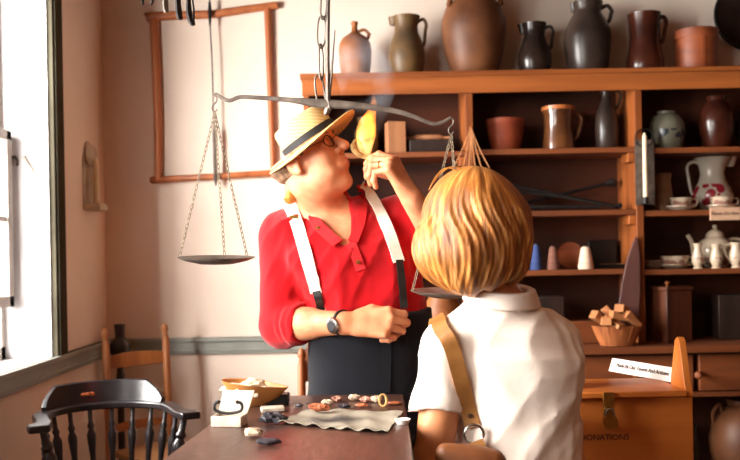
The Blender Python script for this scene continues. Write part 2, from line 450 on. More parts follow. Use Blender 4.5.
def mesh_sdf(fn, lo, hi, res):
    """surface nets: (vertices, quads) of the zero surface of fn"""
    lo = np.array(lo, dtype=np.float32); hi = np.array(hi, dtype=np.float32)
    n = np.ceil((hi - lo) / res).astype(int) + 1
    xs = [lo[i] + np.arange(n[i], dtype=np.float32) * res for i in range(3)]
    V = np.empty(tuple(n), dtype=np.float32)
    step = max(1, int(600000 / (n[1] * n[2])))
    for i in range(0, n[0], step):
        g = np.stack(np.meshgrid(xs[0][i:i + step], xs[1], xs[2], indexing='ij'), -1)
        V[i:i + step] = fn(g)
    ins = V < 0
    c = [(a, b, d) for a in (0, 1) for b in (0, 1) for d in (0, 1)]
    sl = lambda a, m: slice(a, m - 1 + a)
    cnt = sum(ins[sl(a, n[0]), sl(b, n[1]), sl(d, n[2])].astype(np.int8) for a, b, d in c)
    act = (cnt > 0) & (cnt < 8)
    idx = -np.ones(act.shape, dtype=np.int64); I = np.argwhere(act); idx[act] = np.arange(len(I))
    acc = np.zeros((len(I), 3)); num = np.zeros(len(I))
    for p in c:
        for ax in range(3):
            if p[ax]: continue
            q = list(p); q[ax] = 1
            a = V[I[:, 0] + p[0], I[:, 1] + p[1], I[:, 2] + p[2]]; b = V[I[:, 0] + q[0], I[:, 1] + q[1], I[:, 2] + q[2]]
            m = (a < 0) != (b < 0)
            t = np.where(m, a / np.where(m, a - b, 1), 0)
            pt = np.tile(np.array(p, float), (len(I), 1)); pt[:, ax] += t
            acc[m] += pt[m]; num[m] += 1
    pos = lo + (I + acc / num[:, None]) * res
    quads = []
    for ax in range(3):
        o = [0, 1, 2]; o.remove(ax); u, w = o
        s0 = [slice(None)] * 3; s1 = [slice(None)] * 3
        s0[ax] = slice(0, n[ax] - 1); s1[ax] = slice(1, n[ax])
        for k in (u, w):
            s0[k] = slice(1, n[k] - 1); s1[k] = slice(1, n[k] - 1)
        A = ins[tuple(s0)]; B = ins[tuple(s1)]
        E = np.argwhere(A != B)
        if not len(E): continue
        flip = A[E[:, 0], E[:, 1], E[:, 2]]
        E = E.copy(); E[:, u] += 1; E[:, w] += 1
        def cell(du, dw):
            q = E.copy(); q[:, u] += du; q[:, w] += dw
            return idx[q[:, 0], q[:, 1], q[:, 2]]
        a, b, cc, d = cell(-1, -1), cell(0, -1), cell(0, 0), cell(-1, 0)
        fl = flip if ax != 1 else ~flip
        Q = np.where(fl[:, None], np.stack([a, b, cc, d], 1), np.stack([a, d, cc, b], 1))
        quads.append(Q)
    return pos, np.concatenate(quads)
def sdf_obj(name, grids, m, parent, label=None):
    """grids: list of (fn, lo, hi, res), joined in one mesh"""
    org = np.array(worldpos(parent)); Vs = []; Qs = []; b = 0
    for fn, lo, hi, res in grids:
        v, q = mesh_sdf(fn, lo, hi, res)
        Vs.append(v - org); Qs.append(q + b); b += len(v)
    me = bpy.data.meshes.new(name)
    me.from_pydata(np.concatenate(Vs).tolist(), [], np.concatenate(Qs).tolist())
    me.materials.append(m); me.update()
    me.polygons.foreach_set('use_smooth', [True] * len(me.polygons))
    o = bpy.data.objects.new(name, me); COL.objects.link(o); o.parent = parent
    if label: o['label'] = label
    return o
def hit(fn, o, d, far=1.2, off=0.0):
    """first point on the surface of fn along a ray"""
    o = np.array(o, dtype=np.float32); d = np.array(d, dtype=np.float32); d /= np.linalg.norm(d)
    t = np.linspace(0, far, 900, dtype=np.float32)
    v = fn((o + t[:, None] * d)[None])[0]
    k = np.argmax(v < 0)
    if not (v < 0).any(): k = int(np.argmin(v))
    return Vector((o + d * (t[k] - off)).tolist())
def ribbon(pts, nrm, width, thick):
    """a strap: centre points, outward normals, width vectors computed"""
    mb = MB(); n = len(pts); vs = []
    for i, p in enumerate(pts):
        t = (pts[min(i + 1, n - 1)] - pts[max(i - 1, 0)]).normalized()
        nn = (nrm[i] - t * nrm[i].dot(t)).normalized(); w = t.cross(nn)
        ww = width[i] if isinstance(width, list) else width
        for a, b in ((-1, 0), (1, 0), (1, 1), (-1, 1)):
            vs.append(p + w * (a * ww / 2) + nn * (b * thick))
    fs = []
    for i in range(n - 1):
        for k in range(4):
            l = (k + 1) % 4
            fs.append((i * 4 + k, i * 4 + l, (i + 1) * 4 + l, (i + 1) * 4 + k))
    fs.append((3, 2, 1, 0)); fs.append(tuple((n - 1) * 4 + k for k in range(4)))
    return mb.add(vs, fs)
def grad(fn, p):
    e = 0.004; p = np.array(p, dtype=np.float32)
    q = np.array([[p + [e, 0, 0], p - [e, 0, 0], p + [0, e, 0], p - [0, e, 0], p + [0, 0, e], p - [0, 0, e]]], dtype=np.float32)
    v = fn(q)[0]
    return Vector((float(v[0] - v[1]), float(v[2] - v[3]), float(v[4] - v[5]))).normalized()
# ------------------------------------------------------------------ the room
BY = 4.35; LX = -1.276; RX = 3.3; FY = -1.6; CZ = 2.85
structure('floor', MB().box((LX - .3, FY - .2, -.1), (RX + .2, BY + .2, 0)), M['floor'])
structure('ceiling', MB().box((LX - .3, FY - .2, CZ), (RX + .2, BY + .2, CZ + .1)), M['ceiling'])
structure('wall_back', MB().box((LX - .3, BY, 0), (RX + .2, BY + .2, CZ)), M['plaster'])
structure('wall_right', MB().box((RX, FY, 0), (RX + .2, BY, CZ)), M['fill_cut_walls'])
structure('wall_front', MB().box((LX - .3, FY - .2, 0), (RX + .2, FY, CZ)), M['fill_cut_walls'])
WT = .26; SILL = .915; WTOP = 2.45
w1 = (2.62, 3.60); w2 = (-0.40, 1.95); w_fill = (-1.5, -0.75)  # the last opening is made up, for the fill on the donation box
mb = MB()
for lo, hi in ((FY, w_fill[0]), (w_fill[1], w2[0]), (w2[1], w1[0]), (w1[1], BY)): mb.box((LX - WT, lo, 0), (LX, hi, CZ))
for a, b in (w1, w2, w_fill):
    mb.box((LX - WT, a, 0), (LX, b, SILL - .02)); mb.box((LX - WT, a, WTOP), (LX, b, CZ))
structure('wall_left', mb, M['plaster'])
mglass, nt, b = newmat('window_glass')
nt.nodes.remove(b)
g = nt.nodes.new('ShaderNodeBsdfGlossy'); g.inputs['Roughness'].default_value = 0.02
t = nt.nodes.new('ShaderNodeBsdfTransparent'); mx = nt.nodes.new('ShaderNodeMixShader'); mx.inputs[0].default_value = 0.06
nt.links.new(t.outputs[0], mx.inputs[1]); nt.links.new(g.outputs[0], mx.inputs[2]); nt.links.new(mx.outputs[0], nt.nodes['Material Output'].inputs[0])
M['sash'] = mat('weathered_grey_sash', lin(176, 166, 156), lin(150, 140, 132), rough=0.7, scale=8)
for i, (a, b) in enumerate((w1, w2, w_fill)):
    X0 = LX - WT
    fr = MB()
    for (y0, y1, z0, z1) in ((a, a + .05, SILL, WTOP), (b - .045, b, SILL, WTOP), (a, b, SILL, SILL + .05), (a, b, WTOP - .05, WTOP)):
        fr.box((X0 + .02, y0, z0), (X0 + .075, y1, z1))
    win = structure('window_%d' % (i + 1), fr, M['sash'])
    s = MB(); zs0, zs1 = 1.125, 1.82
    ya, yb = a + .03, b - .035
    for (y0, y1, z0, z1) in ((ya, ya + .045, zs0, zs1), (yb - .045, yb, zs0, zs1), (ya, yb, zs0, zs0 + .045), (ya, yb, zs1 - .04, zs1)):
        s.box((X0 + .085, y0, z0), (X0 + .125, y1, z1))
    for k in (1, 2): s.box((X0 + .095, ya + (yb - ya) * k / 3 - .01, zs0), (X0 + .115, ya + (yb - ya) * k / 3 + .01, zs1))
    s.box((X0 + .095, ya, 1.46), (X0 + .115, yb, 1.48))
    link('sash', s, M['sash'], win, bevel=.003)
    s = MB()
    for k in range(1, 3): s.box((X0 + .035, a + (b - a) * k / 3 - .01, SILL), (X0 + .055, a + (b - a) * k / 3 + .01, WTOP))
    s.box((X0 + .035, a, 1.80), (X0 + .055, b, 1.82)); s.box((X0 + .035, b - .15, SILL), (X0 + .05, b - .14, 1.15)); s.box((X0 + .035, b - .09, SILL), (X0 + .05, b - .082, 1.15))
    link('glazing_bar', s, M['sash'], win)
    link('glass', MB().box((X0 + .043, a + .04, SILL + .04), (X0 + .046, b - .04, WTOP - .04)), mglass, win)
    rv = MB(); e = .008
    rv.box((X0 + .02, b - e, SILL), (LX - .001, b + .001, WTOP)).box((X0 + .02, a - .001, SILL), (LX - .001, a + e, WTOP))
    rv.box((X0 + .02, a, WTOP - e), (LX - .001, b, WTOP + .001))
    link('reveal', rv, M['reveal'], win)
    link('window_sill', MB().box((X0 + .01, a, SILL - .022), (LX + .004, b, SILL)), M['reveal'], win)
# grey casing round the windows and the grey chair rail
mb = MB()
mb.box((LX - .002, w1[1], SILL), (LX + .022, w1[1] + .12, WTOP)).box((LX - .002, w1[1] + .012, SILL), (LX + .03, w1[1] + .04, WTOP))
mb.box((LX - .002, w1[0] - .12, SILL), (LX + .022, w1[0], WTOP)).box((LX - .002, w1[0] - .12, WTOP), (LX + .022, w1[1] + .12, WTOP + .12))
mb.box((LX - .002, w2[0] - .12, SILL), (LX + .022, w2[0], WTOP)).box((LX - .002, w2[1], SILL), (LX + .022, w2[1] + .12, WTOP)).box((LX - .002, w2[0] - .12, WTOP), (LX + .022, w2[1] + .12, WTOP + .12))
structure('trim_1', mb, M['window_paint'], bevel=.003)
R0, R1 = .842, .922
def rail(lo, hi):
    mb = MB(); (x0, y0), (x1, y1) = lo, hi
    mb.box((x0, y0, R0), (x1, y1, R1))
    return mb
mb = MB(); mb.box((LX - .001, FY, R0), (LX + .022, BY, R1)); mb.box((LX - .001, FY, R1 - .02), (LX + .034, BY, R1)).box((LX - .001, FY, R0 + .012), (LX + .028, BY, R0 + .024))
structure('trim_2', mb, M['greytrim'], bevel=.003)
mb = MB(); mb.box((LX, BY - .022, R0), (-.02, BY + .001, R1)).box((LX, BY - .034, R1 - .02), (-.02, BY + .001, R1)).box((LX, BY - .028, R0 + .012), (-.02, BY + .001, R0 + .024))
structure('trim_3', mb, M['greytrim'], bevel=.003)
structure('baseboard_back', MB().box((LX, BY - .02, 0), (RX, BY + .001, .14)), M['greytrim'], bevel=.003)
structure('baseboard_left', MB().box((LX - .001, FY, 0), (LX + .02, BY - .02, .14)), M['greytrim'], bevel=.003)
M['beam'] = wood('ceiling_beam_wood', lin(120, 76, 46), lin(84, 50, 30), 'x')
BZ = 2.55
structure('ceiling_beam', MB().box((LX, 2.12, BZ), (RX, 2.42, CZ)), M['beam'], bevel=.01)
structure('ceiling_joist', MB().box((LX, 3.5, BZ), (RX, 3.75, CZ)), M['beam'], bevel=.01)

# ------------------------------------------------------------------ the shelf unit
SF = 4.03                                       # its front plane
def zat(px, py, d): return W(px, py, d).z
X_ = lambda px, d=SF, py=200: W(px, py, d).x
xl = X_(305); xr = X_(808); xu1 = X_(470.5); xu2 = X_(639.5)
ztop = zat(520, 70.5, SF); z1 = zat(560, 148, SF); z2 = zat(590, 210, SF); z3 = zat(590, 269.5, SF); zc = zat(640, 345.5, 3.92)
z1a = zat(430, 151.5, SF); z1c = zat(700, 147, SF); z2c = zat(690, 210, SF); z3c = zat(690, 269, SF)
unit = thing('shelf_unit', ((xl + xr) / 2, 4.18, 0), 'tall open wooden shelf unit filled with crockery against the back wall', 'shelf')
th = .02
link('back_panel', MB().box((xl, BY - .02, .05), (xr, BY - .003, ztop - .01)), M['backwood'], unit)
link('side_panel', MB().box((xl, SF, zc), (xl + .025, BY - .021, ztop - .02)), M['pine_v'], unit, bevel=.002)
link('side_panel', MB().box((xr - .025, SF, zc), (xr, BY - .021, ztop - .02)), M['pine_v'], unit, bevel=.002)
for x in (xu1, xu2):
    link('upright', MB().box((x - .015, SF - .002, zc), (x + .017, BY - .021, ztop - .02)), M['pine_v'], unit, bevel=.002)
link('top_board', MB().box((xl - .012, SF - .02, ztop - .022), (xr + .012, BY - .001, ztop)), M['pine'], unit, bevel=.003)
link('front_board', MB().box((xl - .004, SF - .014, ztop - .098), (xr + .004, SF - .003, ztop - .022)), M['pine'], unit, bevel=.002)
for (a, b, zz) in ((xl + .026, xu1 - .016, z1a), (xu1 + .018, xu2 - .016, z1), (xu1 + .018, xu2 - .016, z2), (xu1 + .018, xu2 - .016, z3), (xu2 + .018, xr - .026, z1c), (xu2 + .018, xr - .026, z2c), (xu2 + .018, xr - .026, z3c), (xl + .026, xu1 - .016, z2), (xl + .026, xu1 - .016, z3)):
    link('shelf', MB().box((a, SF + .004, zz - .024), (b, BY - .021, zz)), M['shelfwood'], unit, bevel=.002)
for (x, zz) in ((xu2 - .016, z1), (xu2 - .016, z2), (xu1 - .016, z1a)):
    link('cleat', MB().box((x - .028, SF + .012, zz - .066), (x, SF + .12, zz - .025)), M['pine'], unit, bevel=.002)
# lower cupboard: counter, drawers, plinth shelf
link('counter_top', MB().box((xl - .01, 3.86, zc - .032), (xr + .01, BY - .021, zc)), M['shelfwood'], unit, bevel=.004)
dz0, dz1 = zat(720, 392, 3.9), zc - .04
nd = 4; dw = (xr - xl) / nd
for k in range(nd):
    a = xl + dw * k + .012
    dr = link('drawer', MB().box((a, 3.892, dz0 + .008), (a + dw - .024, 4.28, dz1)), M['shelfwood'], unit, bevel=.004)
    kx = W(704, 372, 3.86).x if k == 3 else a + dw / 2
    R = frame((0, -1, 0))
    kb = MB().lathe([(0, -.004), (.007, 0), (.007, .02), (.012, .026), (.014, .034), (.010, .045), (0, .049)], 14, (kx, 3.892, (dz0 + dz1) / 2), R)
    if k == 3: kb = MB().lathe([(0, -.004), (.009, 0), (.010, .05), (.015, .056), (.017, .064), (.012, .074), (0, .078)], 14, (kx, 3.892, (dz0 + dz1) / 2), frame((-.6, -1, 0)))
    link('knob', kb, M['shelfwood'], dr)
link('divider', MB().box((xl, 3.90, dz0 - .02), (xr, BY - .021, dz0 + .003)), M['shelfwood'], unit, bevel=.002)
for x in (xl, xu1 - .01, xu2 - .01, xr - .03):
    link('leg', MB().box((x, 3.90, 0), (x + .03, 3.94, dz0 - .02)), M['shelfwood'], unit, bevel=.002)
    link('leg', MB().box((x, BY - .06, 0), (x + .03, BY - .024, dz0 - .02)), M['shelfwood'], unit, bevel=.002)
zb = .22
link('bottom_shelf', MB().box((xl, 3.88, zb - .025), (xr, BY - .021, zb)), M['shelfwood'], unit, bevel=.002)

# ------------------------------------------------------------------ pottery
def handle(pts, r, m, parent, n=8, name='handle', flat_=1.0):
    return link(name, MB().tube(bez(pts, 6), r, n, flat_=flat_), m, parent)
def vessel(name, label, cat, px, top, bot_z, d, prof, m, group=None, n=32, wpx=None, inner=True, sx=1.0):
    """prof: [(radius px, height fraction)] in photo pixels from the foot up; built at depth d on height bot_z"""
    c = W(px, top, d); k = d / F
    h = c.z - bot_z
    p = [(0, 0)] + [(r * k, f * h) for r, f in prof]
    if inner:
        t = .004
        p += [(max(r * k - t, .002), f * h - (0.0 if i == 0 else 0)) for i, (r, f) in enumerate(reversed(prof)) if f > 0.08]
        p += [(0, .03 * h + t)]
    t_ = thing(name, (c.x, d, bot_z), label, cat, group)
    link('body', MB().lathe(p, n, (c.x, d, bot_z + .0005), sx=sx), m, t_, smooth=50)
    return t_, c.x, h, k
def side_handle(t_, x, z0, h, k, d, side, lo, hi, r_lo, r_hi, out, r, m, yaw=0.0):
    """loop handle: attach fractions lo/hi, attach radii px, reach px"""
    cx, sy = math.cos(yaw) * side, math.sin(yaw)
    f = lambda rp, fr: (x + cx * rp * k, d + sy * rp * k, z0 + fr * h)
    return handle([f(r_hi - 2, hi - .02), f(r_hi + (out - r_hi) * .55, hi + .03), f(out, hi - .06), f(out - 1, (lo + hi) / 2 + .04), f(r_lo + (out - r_lo) * .45, lo + .06), f(r_lo - 1.5, lo)], r * k, m, t_)
DT = 4.17; zt = ztop
# on the top board, left to right
t_, x, h, k = vessel('stoneware_jug', 'small tan stoneware jug with narrow neck, leftmost pot on top of shelf unit', 'jug', 354.5, 22, zt, DT,
    [(12.5, 0), (14, .05), (16, .3), (16.5, .5), (15.5, .62), (12, .72), (6, .79), (3.2, .83), (2.8, .92), (3.6, .97), (3.4, 1)], M['pot_tan'])
side_handle(t_, x, zt, h, k, DT, 1, .66, .83, 12, 3, 15, 1.6, M['pot_tan'])
t_, x, h, k = vessel('pitcher', 'olive and grey stoneware pitcher with tall neck, second pot on top of shelf unit', 'pitcher', 406, 17, zt, DT,
    [(14, 0), (15, .05), (18, .25), (18.2, .42), (15, .62), (12, .74), (11.5, .84), (13, .95), (14, 1)], M['pot_olive'])
link('spout', MB().lathe([(0, 0), (6 * k, .0), (7 * k, 7 * k), (7.4 * k, 8 * k), (0, 8.1 * k)], 14, (x - 10 * k, DT, zt + h - 8 * k), sx=1.1, sy=.7), M['pot_olive'], t_)
side_handle(t_, x, zt, h, k, DT, 1, .5, .93, 15.5, 13, 20, 1.7, M['pot_olive'])
t_, x, h, k = vessel('storage_jar', 'very large round brown stoneware jar with shoulder lugs on top of shelf unit', 'jar', 473, -9, zt, DT + .02,
    [(21, 0), (23, .04), (29, .28), (32.5, .52), (32, .66), (27, .82), (18, .92), (16.5, .95), (18, .99), (17.5, 1)], M['pot_brown'], n=40)
for s in (-1, 1):
    handle([(x + s * 10 * k, DT + .02 - 20 * k, zt + .86 * h), (x + s * 14 * k, DT + .02 - 27 * k, zt + .93 * h), (x + s * 23 * k, DT - 22 * k + .02, zt + .90 * h), (x + s * 26 * k, DT + .02 - 12 * k, zt + .80 * h)], 2.6 * k, M['pot_brown'], t_, name='lug')
t_, x, h, k = vessel('pitcher', 'small dark glazed pitcher with pouring lip between big jar and tall dark pitcher', 'pitcher', 534, 24, zt, DT,
    [(13.5, 0), (14.5, .05), (16.8, .25), (16.5, .42), (12, .65), (10.5, .76), (11.5, .9), (12.5, 1)], M['pot_dark'])
link('spout', MB().lathe([(0, 0), (4 * k, 0), (6 * k, 8 * k), (6.4 * k, 9 * k), (0, 9.1 * k)], 14, (x - 9.5 * k, DT, zt + h - 9.2 * k), sx=1.2, sy=.7), M['pot_dark'], t_)
side_handle(t_, x, zt, h, k, DT, 1, .5, .92, 14.5, 11.5, 19, 1.7, M['pot_dark'])
t_, x, h, k = vessel('pitcher', 'tall dark grey pitcher with broad shoulders and small ear handle on top of shelf unit', 'pitcher', 587, 3, zt, DT,
    [(18, 0), (19, .03), (22, .3), (23.5, .5), (22.5, .62), (18, .75), (14, .84), (13.5, .9), (15.5, .98), (15.5, 1)], M['pot_grey'])
link('spout', MB().lathe([(0, 0), (4 * k, 0), (5 * k, 8 * k), (5.4 * k, 9 * k), (0, 9.1 * k)], 14, (x - 12 * k, DT, zt + h - 9 * k), sx=1.0, sy=.7), M['pot_grey'], t_)
side_handle(t_, x, zt, h, k, DT, 1, .70, .93, 20, 14.5, 25, 2.0, M['pot_grey'])
t_, x, h, k = vessel('pitcher', 'red-brown glazed pitcher with straight neck, right of the tall grey pitcher', 'pitcher', 644, 14.5, zt, DT,
    [(17.5, 0), (18.5, .03), (18.5, .22), (16, .42), (15, .5), (15.2, .8), (16, .95), (16.5, 1)], M['pot_red'])
side_handle(t_, x, zt, h, k, DT, 1, .5, .93, 15, 15.5, 22, 2.2, M['pot_red'])
t_ = thing('bentwood_box', (W(696, 50, DT).x, DT, zt), 'round reddish bentwood box with lid on top of shelf unit', 'box')
c = W(696, 31, DT); k = DT / F
link('body', MB().lathe([(0, 0), (20 * k, 0), (20.3 * k, .004), (20 * k, c.z - zt - 9 * k), (0, c.z - zt - 9 * k)], 32, (c.x, DT, zt)), M['boxwood_round'], t_)
link('lid', MB().lathe([(0, 0), (21.3 * k, 0), (21.5 * k, 8.5 * k), (20.6 * k, 9 * k), (0, 9 * k)], 32, (c.x, DT, c.z - 9 * k)), M['boxwood_round'], t_)
link('lap_seam', MB().box((c.x - 2 * k, DT - 20.9 * k, zt + .005), (c.x + 1 * k, DT - 19.5 * k, c.z - 9 * k)), M['boxwood_round'], t_)
c = W(752, 15, 4.31)
k = c.y / F
rr = 36 * k
t_ = thing('round_tray', (c.x, 4.31, c.z - rr), 'large dark round tray with rim hung on the wall above right end of shelf unit', 'tray')
Rt = frame((-.10, -1, .04))
cc = Vector((c.x, 4.325, c.z))
link('dish', MB().lathe([(0, 0), (rr * .9, 0), (rr, .018), (rr * .985, .022), (rr * .88, .008), (0, .008)], 40, cc, Rt), M['pot_dark'], t_)
link('rim', MB().tube([cc + Rt @ Vector((rr * math.cos(a), rr * math.sin(a), .02)) for a in [2 * PI * i / 40 for i in range(40)]], .006, 8, closed=True), M['black'], t_)

# left bay
ds = 4.16; k = ds / F
c0 = W(386, 122, 4.12); c1 = W(405, 150, 4.12)
link('wooden_block', MB().box((c0.x, 4.10, z1a + .001), (c1.x, 4.18, c0.z), rotz(.15)), M['blockwood'], bevel=.003, label='upright pale wooden block on left shelf behind the flame', cat='block')
cw = M['blockwood']
t_ = thing('rolling_pin', (W(425, 137, 4.16).x, 4.16, z1a), 'slender wooden rolling pin lying on black box in left bay', 'rolling pin')
zb_ = zat(425, 141, 4.16)
link('barrel', MB().tube([(W(413, 137, 4.16).x, 4.16, zb_ + .012), (W(416, 137, 4.16).x, 4.16, zb_ + .016), (W(440, 137, 4.16).x, 4.16, zb_ + .016), (W(443, 137, 4.16).x, 4.16, zb_ + .012)], [.008, .0145, .0145, .008], 12), cw, t_)
link('handle', MB().tube([(W(405, 137, 4.16).x, 4.16, zb_ + .014), (W(413, 137, 4.16).x, 4.16, zb_ + .014)], .007, 8), cw, t_)
link('handle', MB().tube([(W(443, 137, 4.16).x, 4.16, zb_ + .014), (W(450, 137, 4.16).x, 4.16, zb_ + .014)], .007, 8), cw, t_)
link('dark_box', MB().box((W(409, 140, 4.16).x, 4.10, z1a + .001), (W(448, 140, 4.16).x, 4.22, zb_)), M['darkwood'], bevel=.003, label='low black box under the rolling pin in left bay', cat='box')
t_, x, h, kk = vessel('redware_jar', 'grey-brown jar half hidden by smoke on left bay shelf', 'jar', 366, 118, z1a, 4.2, [(9, 0), (12, .3), (12, .6), (8, .85), (9, 1)], M['pot_olive'])
t_, x, h, kk = vessel('brown_crock', 'round brown crock on counter glimpsed between man and woman', 'crock', 442, 292, zc, 4.02, [(10, 0), (15, .2), (19, .5), (18, .75), (13, .92), (14, 1)], M['pot_tan'])

# middle bay, upper shelf
t_, x, h, k = vessel('terracotta_bowl', 'terracotta bowl with flared rim on top shelf of middle bay', 'bowl', 505, 120, z1, ds,
    [(13, 0), (14, .05), (17, .45), (18.5, .82), (19.5, .86), (19.5, 1)], M['terracotta'])
t_, x, h, k = vessel('lustre_mug', 'shiny copper lustre mug with side handle on top shelf of middle bay', 'mug', 558, 107, z1, ds,
    [(14, 0), (16, .04), (15.5, .25), (14, .5), (14.5, .8), (15.5, .88), (15.5, 1)], M['copper_glaze'])
link('rim_band', MB().lathe([(15.0 * k, 0), (16.3 * k, .002), (16.3 * k, 4 * k), (15 * k, 4.4 * k)], 32, (x, ds, zt * 0 + z1 + h - 4.2 * k)), M['copper_rim'], t_, label='lighter copper band round the rim')
side_handle(t_, x, z1, h, k, ds, 1, .25, .8, 14, 14, 23, 1.8, M['copper_glaze'])
t_, x, h, k = vessel('bottle_jug', 'slender dark bottle jug with looped handle at neck on top shelf of middle bay', 'jug', 606, 91, z1, ds,
    [(9.5, 0), (11, .04), (11.5, .4), (10.5, .6), (6.5, .78), (4.5, .86), (4.5, .95), (5.5, 1)], M['pot_grey'])
side_handle(t_, x, z1, h, k, ds, 1, .68, .98, 8.5, 5, 15, 1.5, M['pot_grey'])

# middle bay, second shelf: crossed black iron tools
def bar_tool(name, label, cat, a, b, zz, y0, y1, head):
    A = W(*a, y0); B = W(*b, y1)
    A.z = max(A.z, zz + .010); B.z = max(B.z, zz + .010)
    t_ = thing(name, (A.x, y0, zz), label, cat, 'black iron tools on the second shelf')
    link('shank', MB().tube([A, B], .0085, 8), M['darkiron'], t_)
    return t_, A, B
t_, A, B = bar_tool('iron_poker', 'long black iron bar with flared end sloping up to the right on second shelf', 'tool', (500, 209), (606, 184), z2, 4.20, 4.24, 0)
link('head', MB().tube([B, B + Vector((.03, 0, .008)), B + Vector((.052, 0, .0))], [.012, .022, .014], 8), M['darkiron'], t_)
t_, A, B = bar_tool('iron_tongs', 'long black iron tongs sloping down to the right on second shelf', 'tongs', (505, 184), (618, 207), z2, 4.14, 4.1, 0)
link('arm', MB().tube([A + Vector((0, -.02, -.03)), (A + B) / 2 + Vector((0, -.01, -.006)), B + Vector((-.02, -.03, 0))], .007, 8), M['darkiron'], t_)
link('rivet', MB().lathe([(0, -.012), (.012, -.01), (.014, 0), (.012, .01), (0, .012)], 12, B + Vector((0, -.02, .004)), frame((0, -1, 0))), M['darkiron'], t_)
t_, A, B = bar_tool('trammel_bar', 'thick black iron bar lying along the second shelf beneath the crossed tools', 'tool', (520, 207), (600, 207), z2, 4.08, 4.06, 0)

# middle bay, third shelf
def cone_spool(name, label, px, top, half, m, d=4.12, group='cone spools on the third shelf'):
    c = W(px, top, d); k = d / F; h = c.z - z3
    t_ = thing(name, (c.x, d, z3), label, 'spool', group)
    link('yarn', MB().lathe([(0, 0), (half * k, 0), (half * k * 1.03, .1 * h), (half * .62 * k, .9 * h), (half * .45 * k, h), (0, h)], 20, (c.x, d, z3 + .001)), m, t_)
    link('core', MB().lathe([(0, 0), (half * .3 * k, 0), (half * .3 * k, .006), (0, .006)], 12, (c.x, d, z3 + h + .0005)), M['darkwood'], t_)
cone_spool('cone_spool', 'slim blue cone spool on third shelf of middle bay', 536, 245, 6, M['bluecone'])
cone_spool('cone_spool', 'brown cone spool between blue and cream ones on third shelf', 553, 247, 6.2, M['browncone'])
cone_spool('cone_spool', 'cream white cone spool with rounded top on third shelf', 585.5, 247, 7.5, M['whitecone'])
c = W(571, 248, 4.22); rr = 13.5 * 4.22 / F
link('wooden_plate', MB().lathe([(0, 0), (rr * .8, .0), (rr, .008), (rr, .012), (rr * .8, .006), (0, .006)], 30, (c.x, 4.24, z3 + rr * .97 + .002), frame((0, -1, .22))), M['boxwood_round'], label='wooden plate leaning behind the cream spool on third shelf', cat='plate')
c0 = W(592, 240, 4.2)
tb = MB().box((c0.x, 4.14, z3 + .001), (W(621, 240, 4.2).x, 4.28, z3 + .008)).box((c0.x, 4.14, z3 + .008), (W(621, 240, 4.2).x, 4.146, z3 + .02)).box((c0.x, 4.27, z3 + .008), (W(621, 240, 4.2).x, 4.28, c0.z))
t_ = thing('black_dish', (W(611, 240, 4.2).x, 4.2, z3), 'black metal pan standing at back of third shelf beside cream spool', 'pan')
link('pan_body', tb, M['black'], t_, bevel=.003)
link('rim', MB().tube([(c0.x + .02, 4.15, z3 + .021), (W(619, 240, 4.2).x, 4.15, z3 + .021)], .0035, 8), M['steel'], t_, label='bright worn front rim')

# middle bay, counter
BDp = 3.925; c = W(617, 330, BDp); k = BDp / F
t_ = thing('fluted_basket', (c.x, BDp, zc), 'fluted orange wooden basket on the counter heaped with wedges', 'basket')
mb = MB(); h = W(617, 326, BDp).z - zc; n = 24
prof = [(0, 0), (16, 0), (17, .1), (21.5, .6), (24.5, 1.0), (23.3, 1.0), (19, .5), (15, .12), (0, .1)]
mb.lathe([(r * k, f * h) for r, f in prof], 48, (c.x, BDp, zc + .002), sy=.58)
for i in range(len(mb.v)):                                                # flutes
    p = mb.v[i]; q = Vector((p.x - c.x, p.y - BDp)); a = math.atan2(q.y, q.x)
    s = 1 + .035 * math.cos(a * 16)
    mb.v[i] = Vector((c.x + q.x * s, BDp + q.y * s, p.z))
link('basket_bowl', mb, M['basket'], t_)
for i, (px, py, dd, rz, tl) in enumerate(((600, 320, 4.05, .5, .6), (610, 316, 4.07, -.3, .9), (620, 318, 4.0, .2, .3), (629, 317, 4.05, -.7, .8), (622, 313, 4.08, 1.0, .5), (606, 323, 3.98, 1.4, .2), (632, 321, 4.0, .3, .7), (614, 324, 3.97, -.9, .4))):
    dd = BDp + (dd - 4.03) * .5; p = W(px, py, dd); R = rotz(rz) @ Matrix.Rotation(tl, 3, 'Y')
    mb = MB().prism([(-.045, -.02, -.016), (.040, -.02, -.005), (.040, -.02, .014), (-.045, -.02, .022)], (0, .042, 0)).xf(R, p)
    link('wood_wedge', mb, M['wedge'], bevel=.002, label=['pale wooden wedge at left of heap in fluted basket', 'steep pale wedge behind left wedges in fluted basket', 'nearly flat wedge at front centre of basket heap', 'tilted wedge right of centre in fluted basket', 'topmost wedge crowning the heap in fluted basket', 'wedge half sunk at lower left of basket heap', 'wedge at far right rim of fluted basket', 'lowest front wedge in middle of fluted basket'][i], cat='wedge', group='wooden wedges in the fluted basket')
# long paddle leaning on the upright
A = W(622, 319, 3.99); Bp = W(640, 236, 4.0)
A.z = zc + .002
outline = [(-7, 0), (-12, .1), (-13, .3), (-10.5, .55), (-6, .78), (-1, .93), (2, 1.0), (4, .96), (7, .78), (8.5, .5), (8, .25), (6, 0)]
k = 4.0 / F; hh = Bp.z - zc
poly = [(W(629, 300, 4.0).x + (r + f * 7) * k, 3.998 + f * .010, zc + .002 + f * hh) for r, f in outline]
link('wooden_paddle', MB().prism(poly, (0, .014, 0)), M['paddle'], bevel=.003, label='long dark purplish wooden paddle leaning on shelf upright behind basket', cat='paddle')
c0 = W(536, 300, 4.1); c1 = W(562, 300, 4.1)
link('dark_box', MB().box((c0.x, 4.05, zc + .001), (c1.x, 4.2, W(550, 296, 4.1).z)), M['darkwood'], bevel=.004, label='tall near-black box on counter below the blue spool', cat='box')
c0 = W(566, 322, 4.0); c1 = W(600, 322, 4.0)
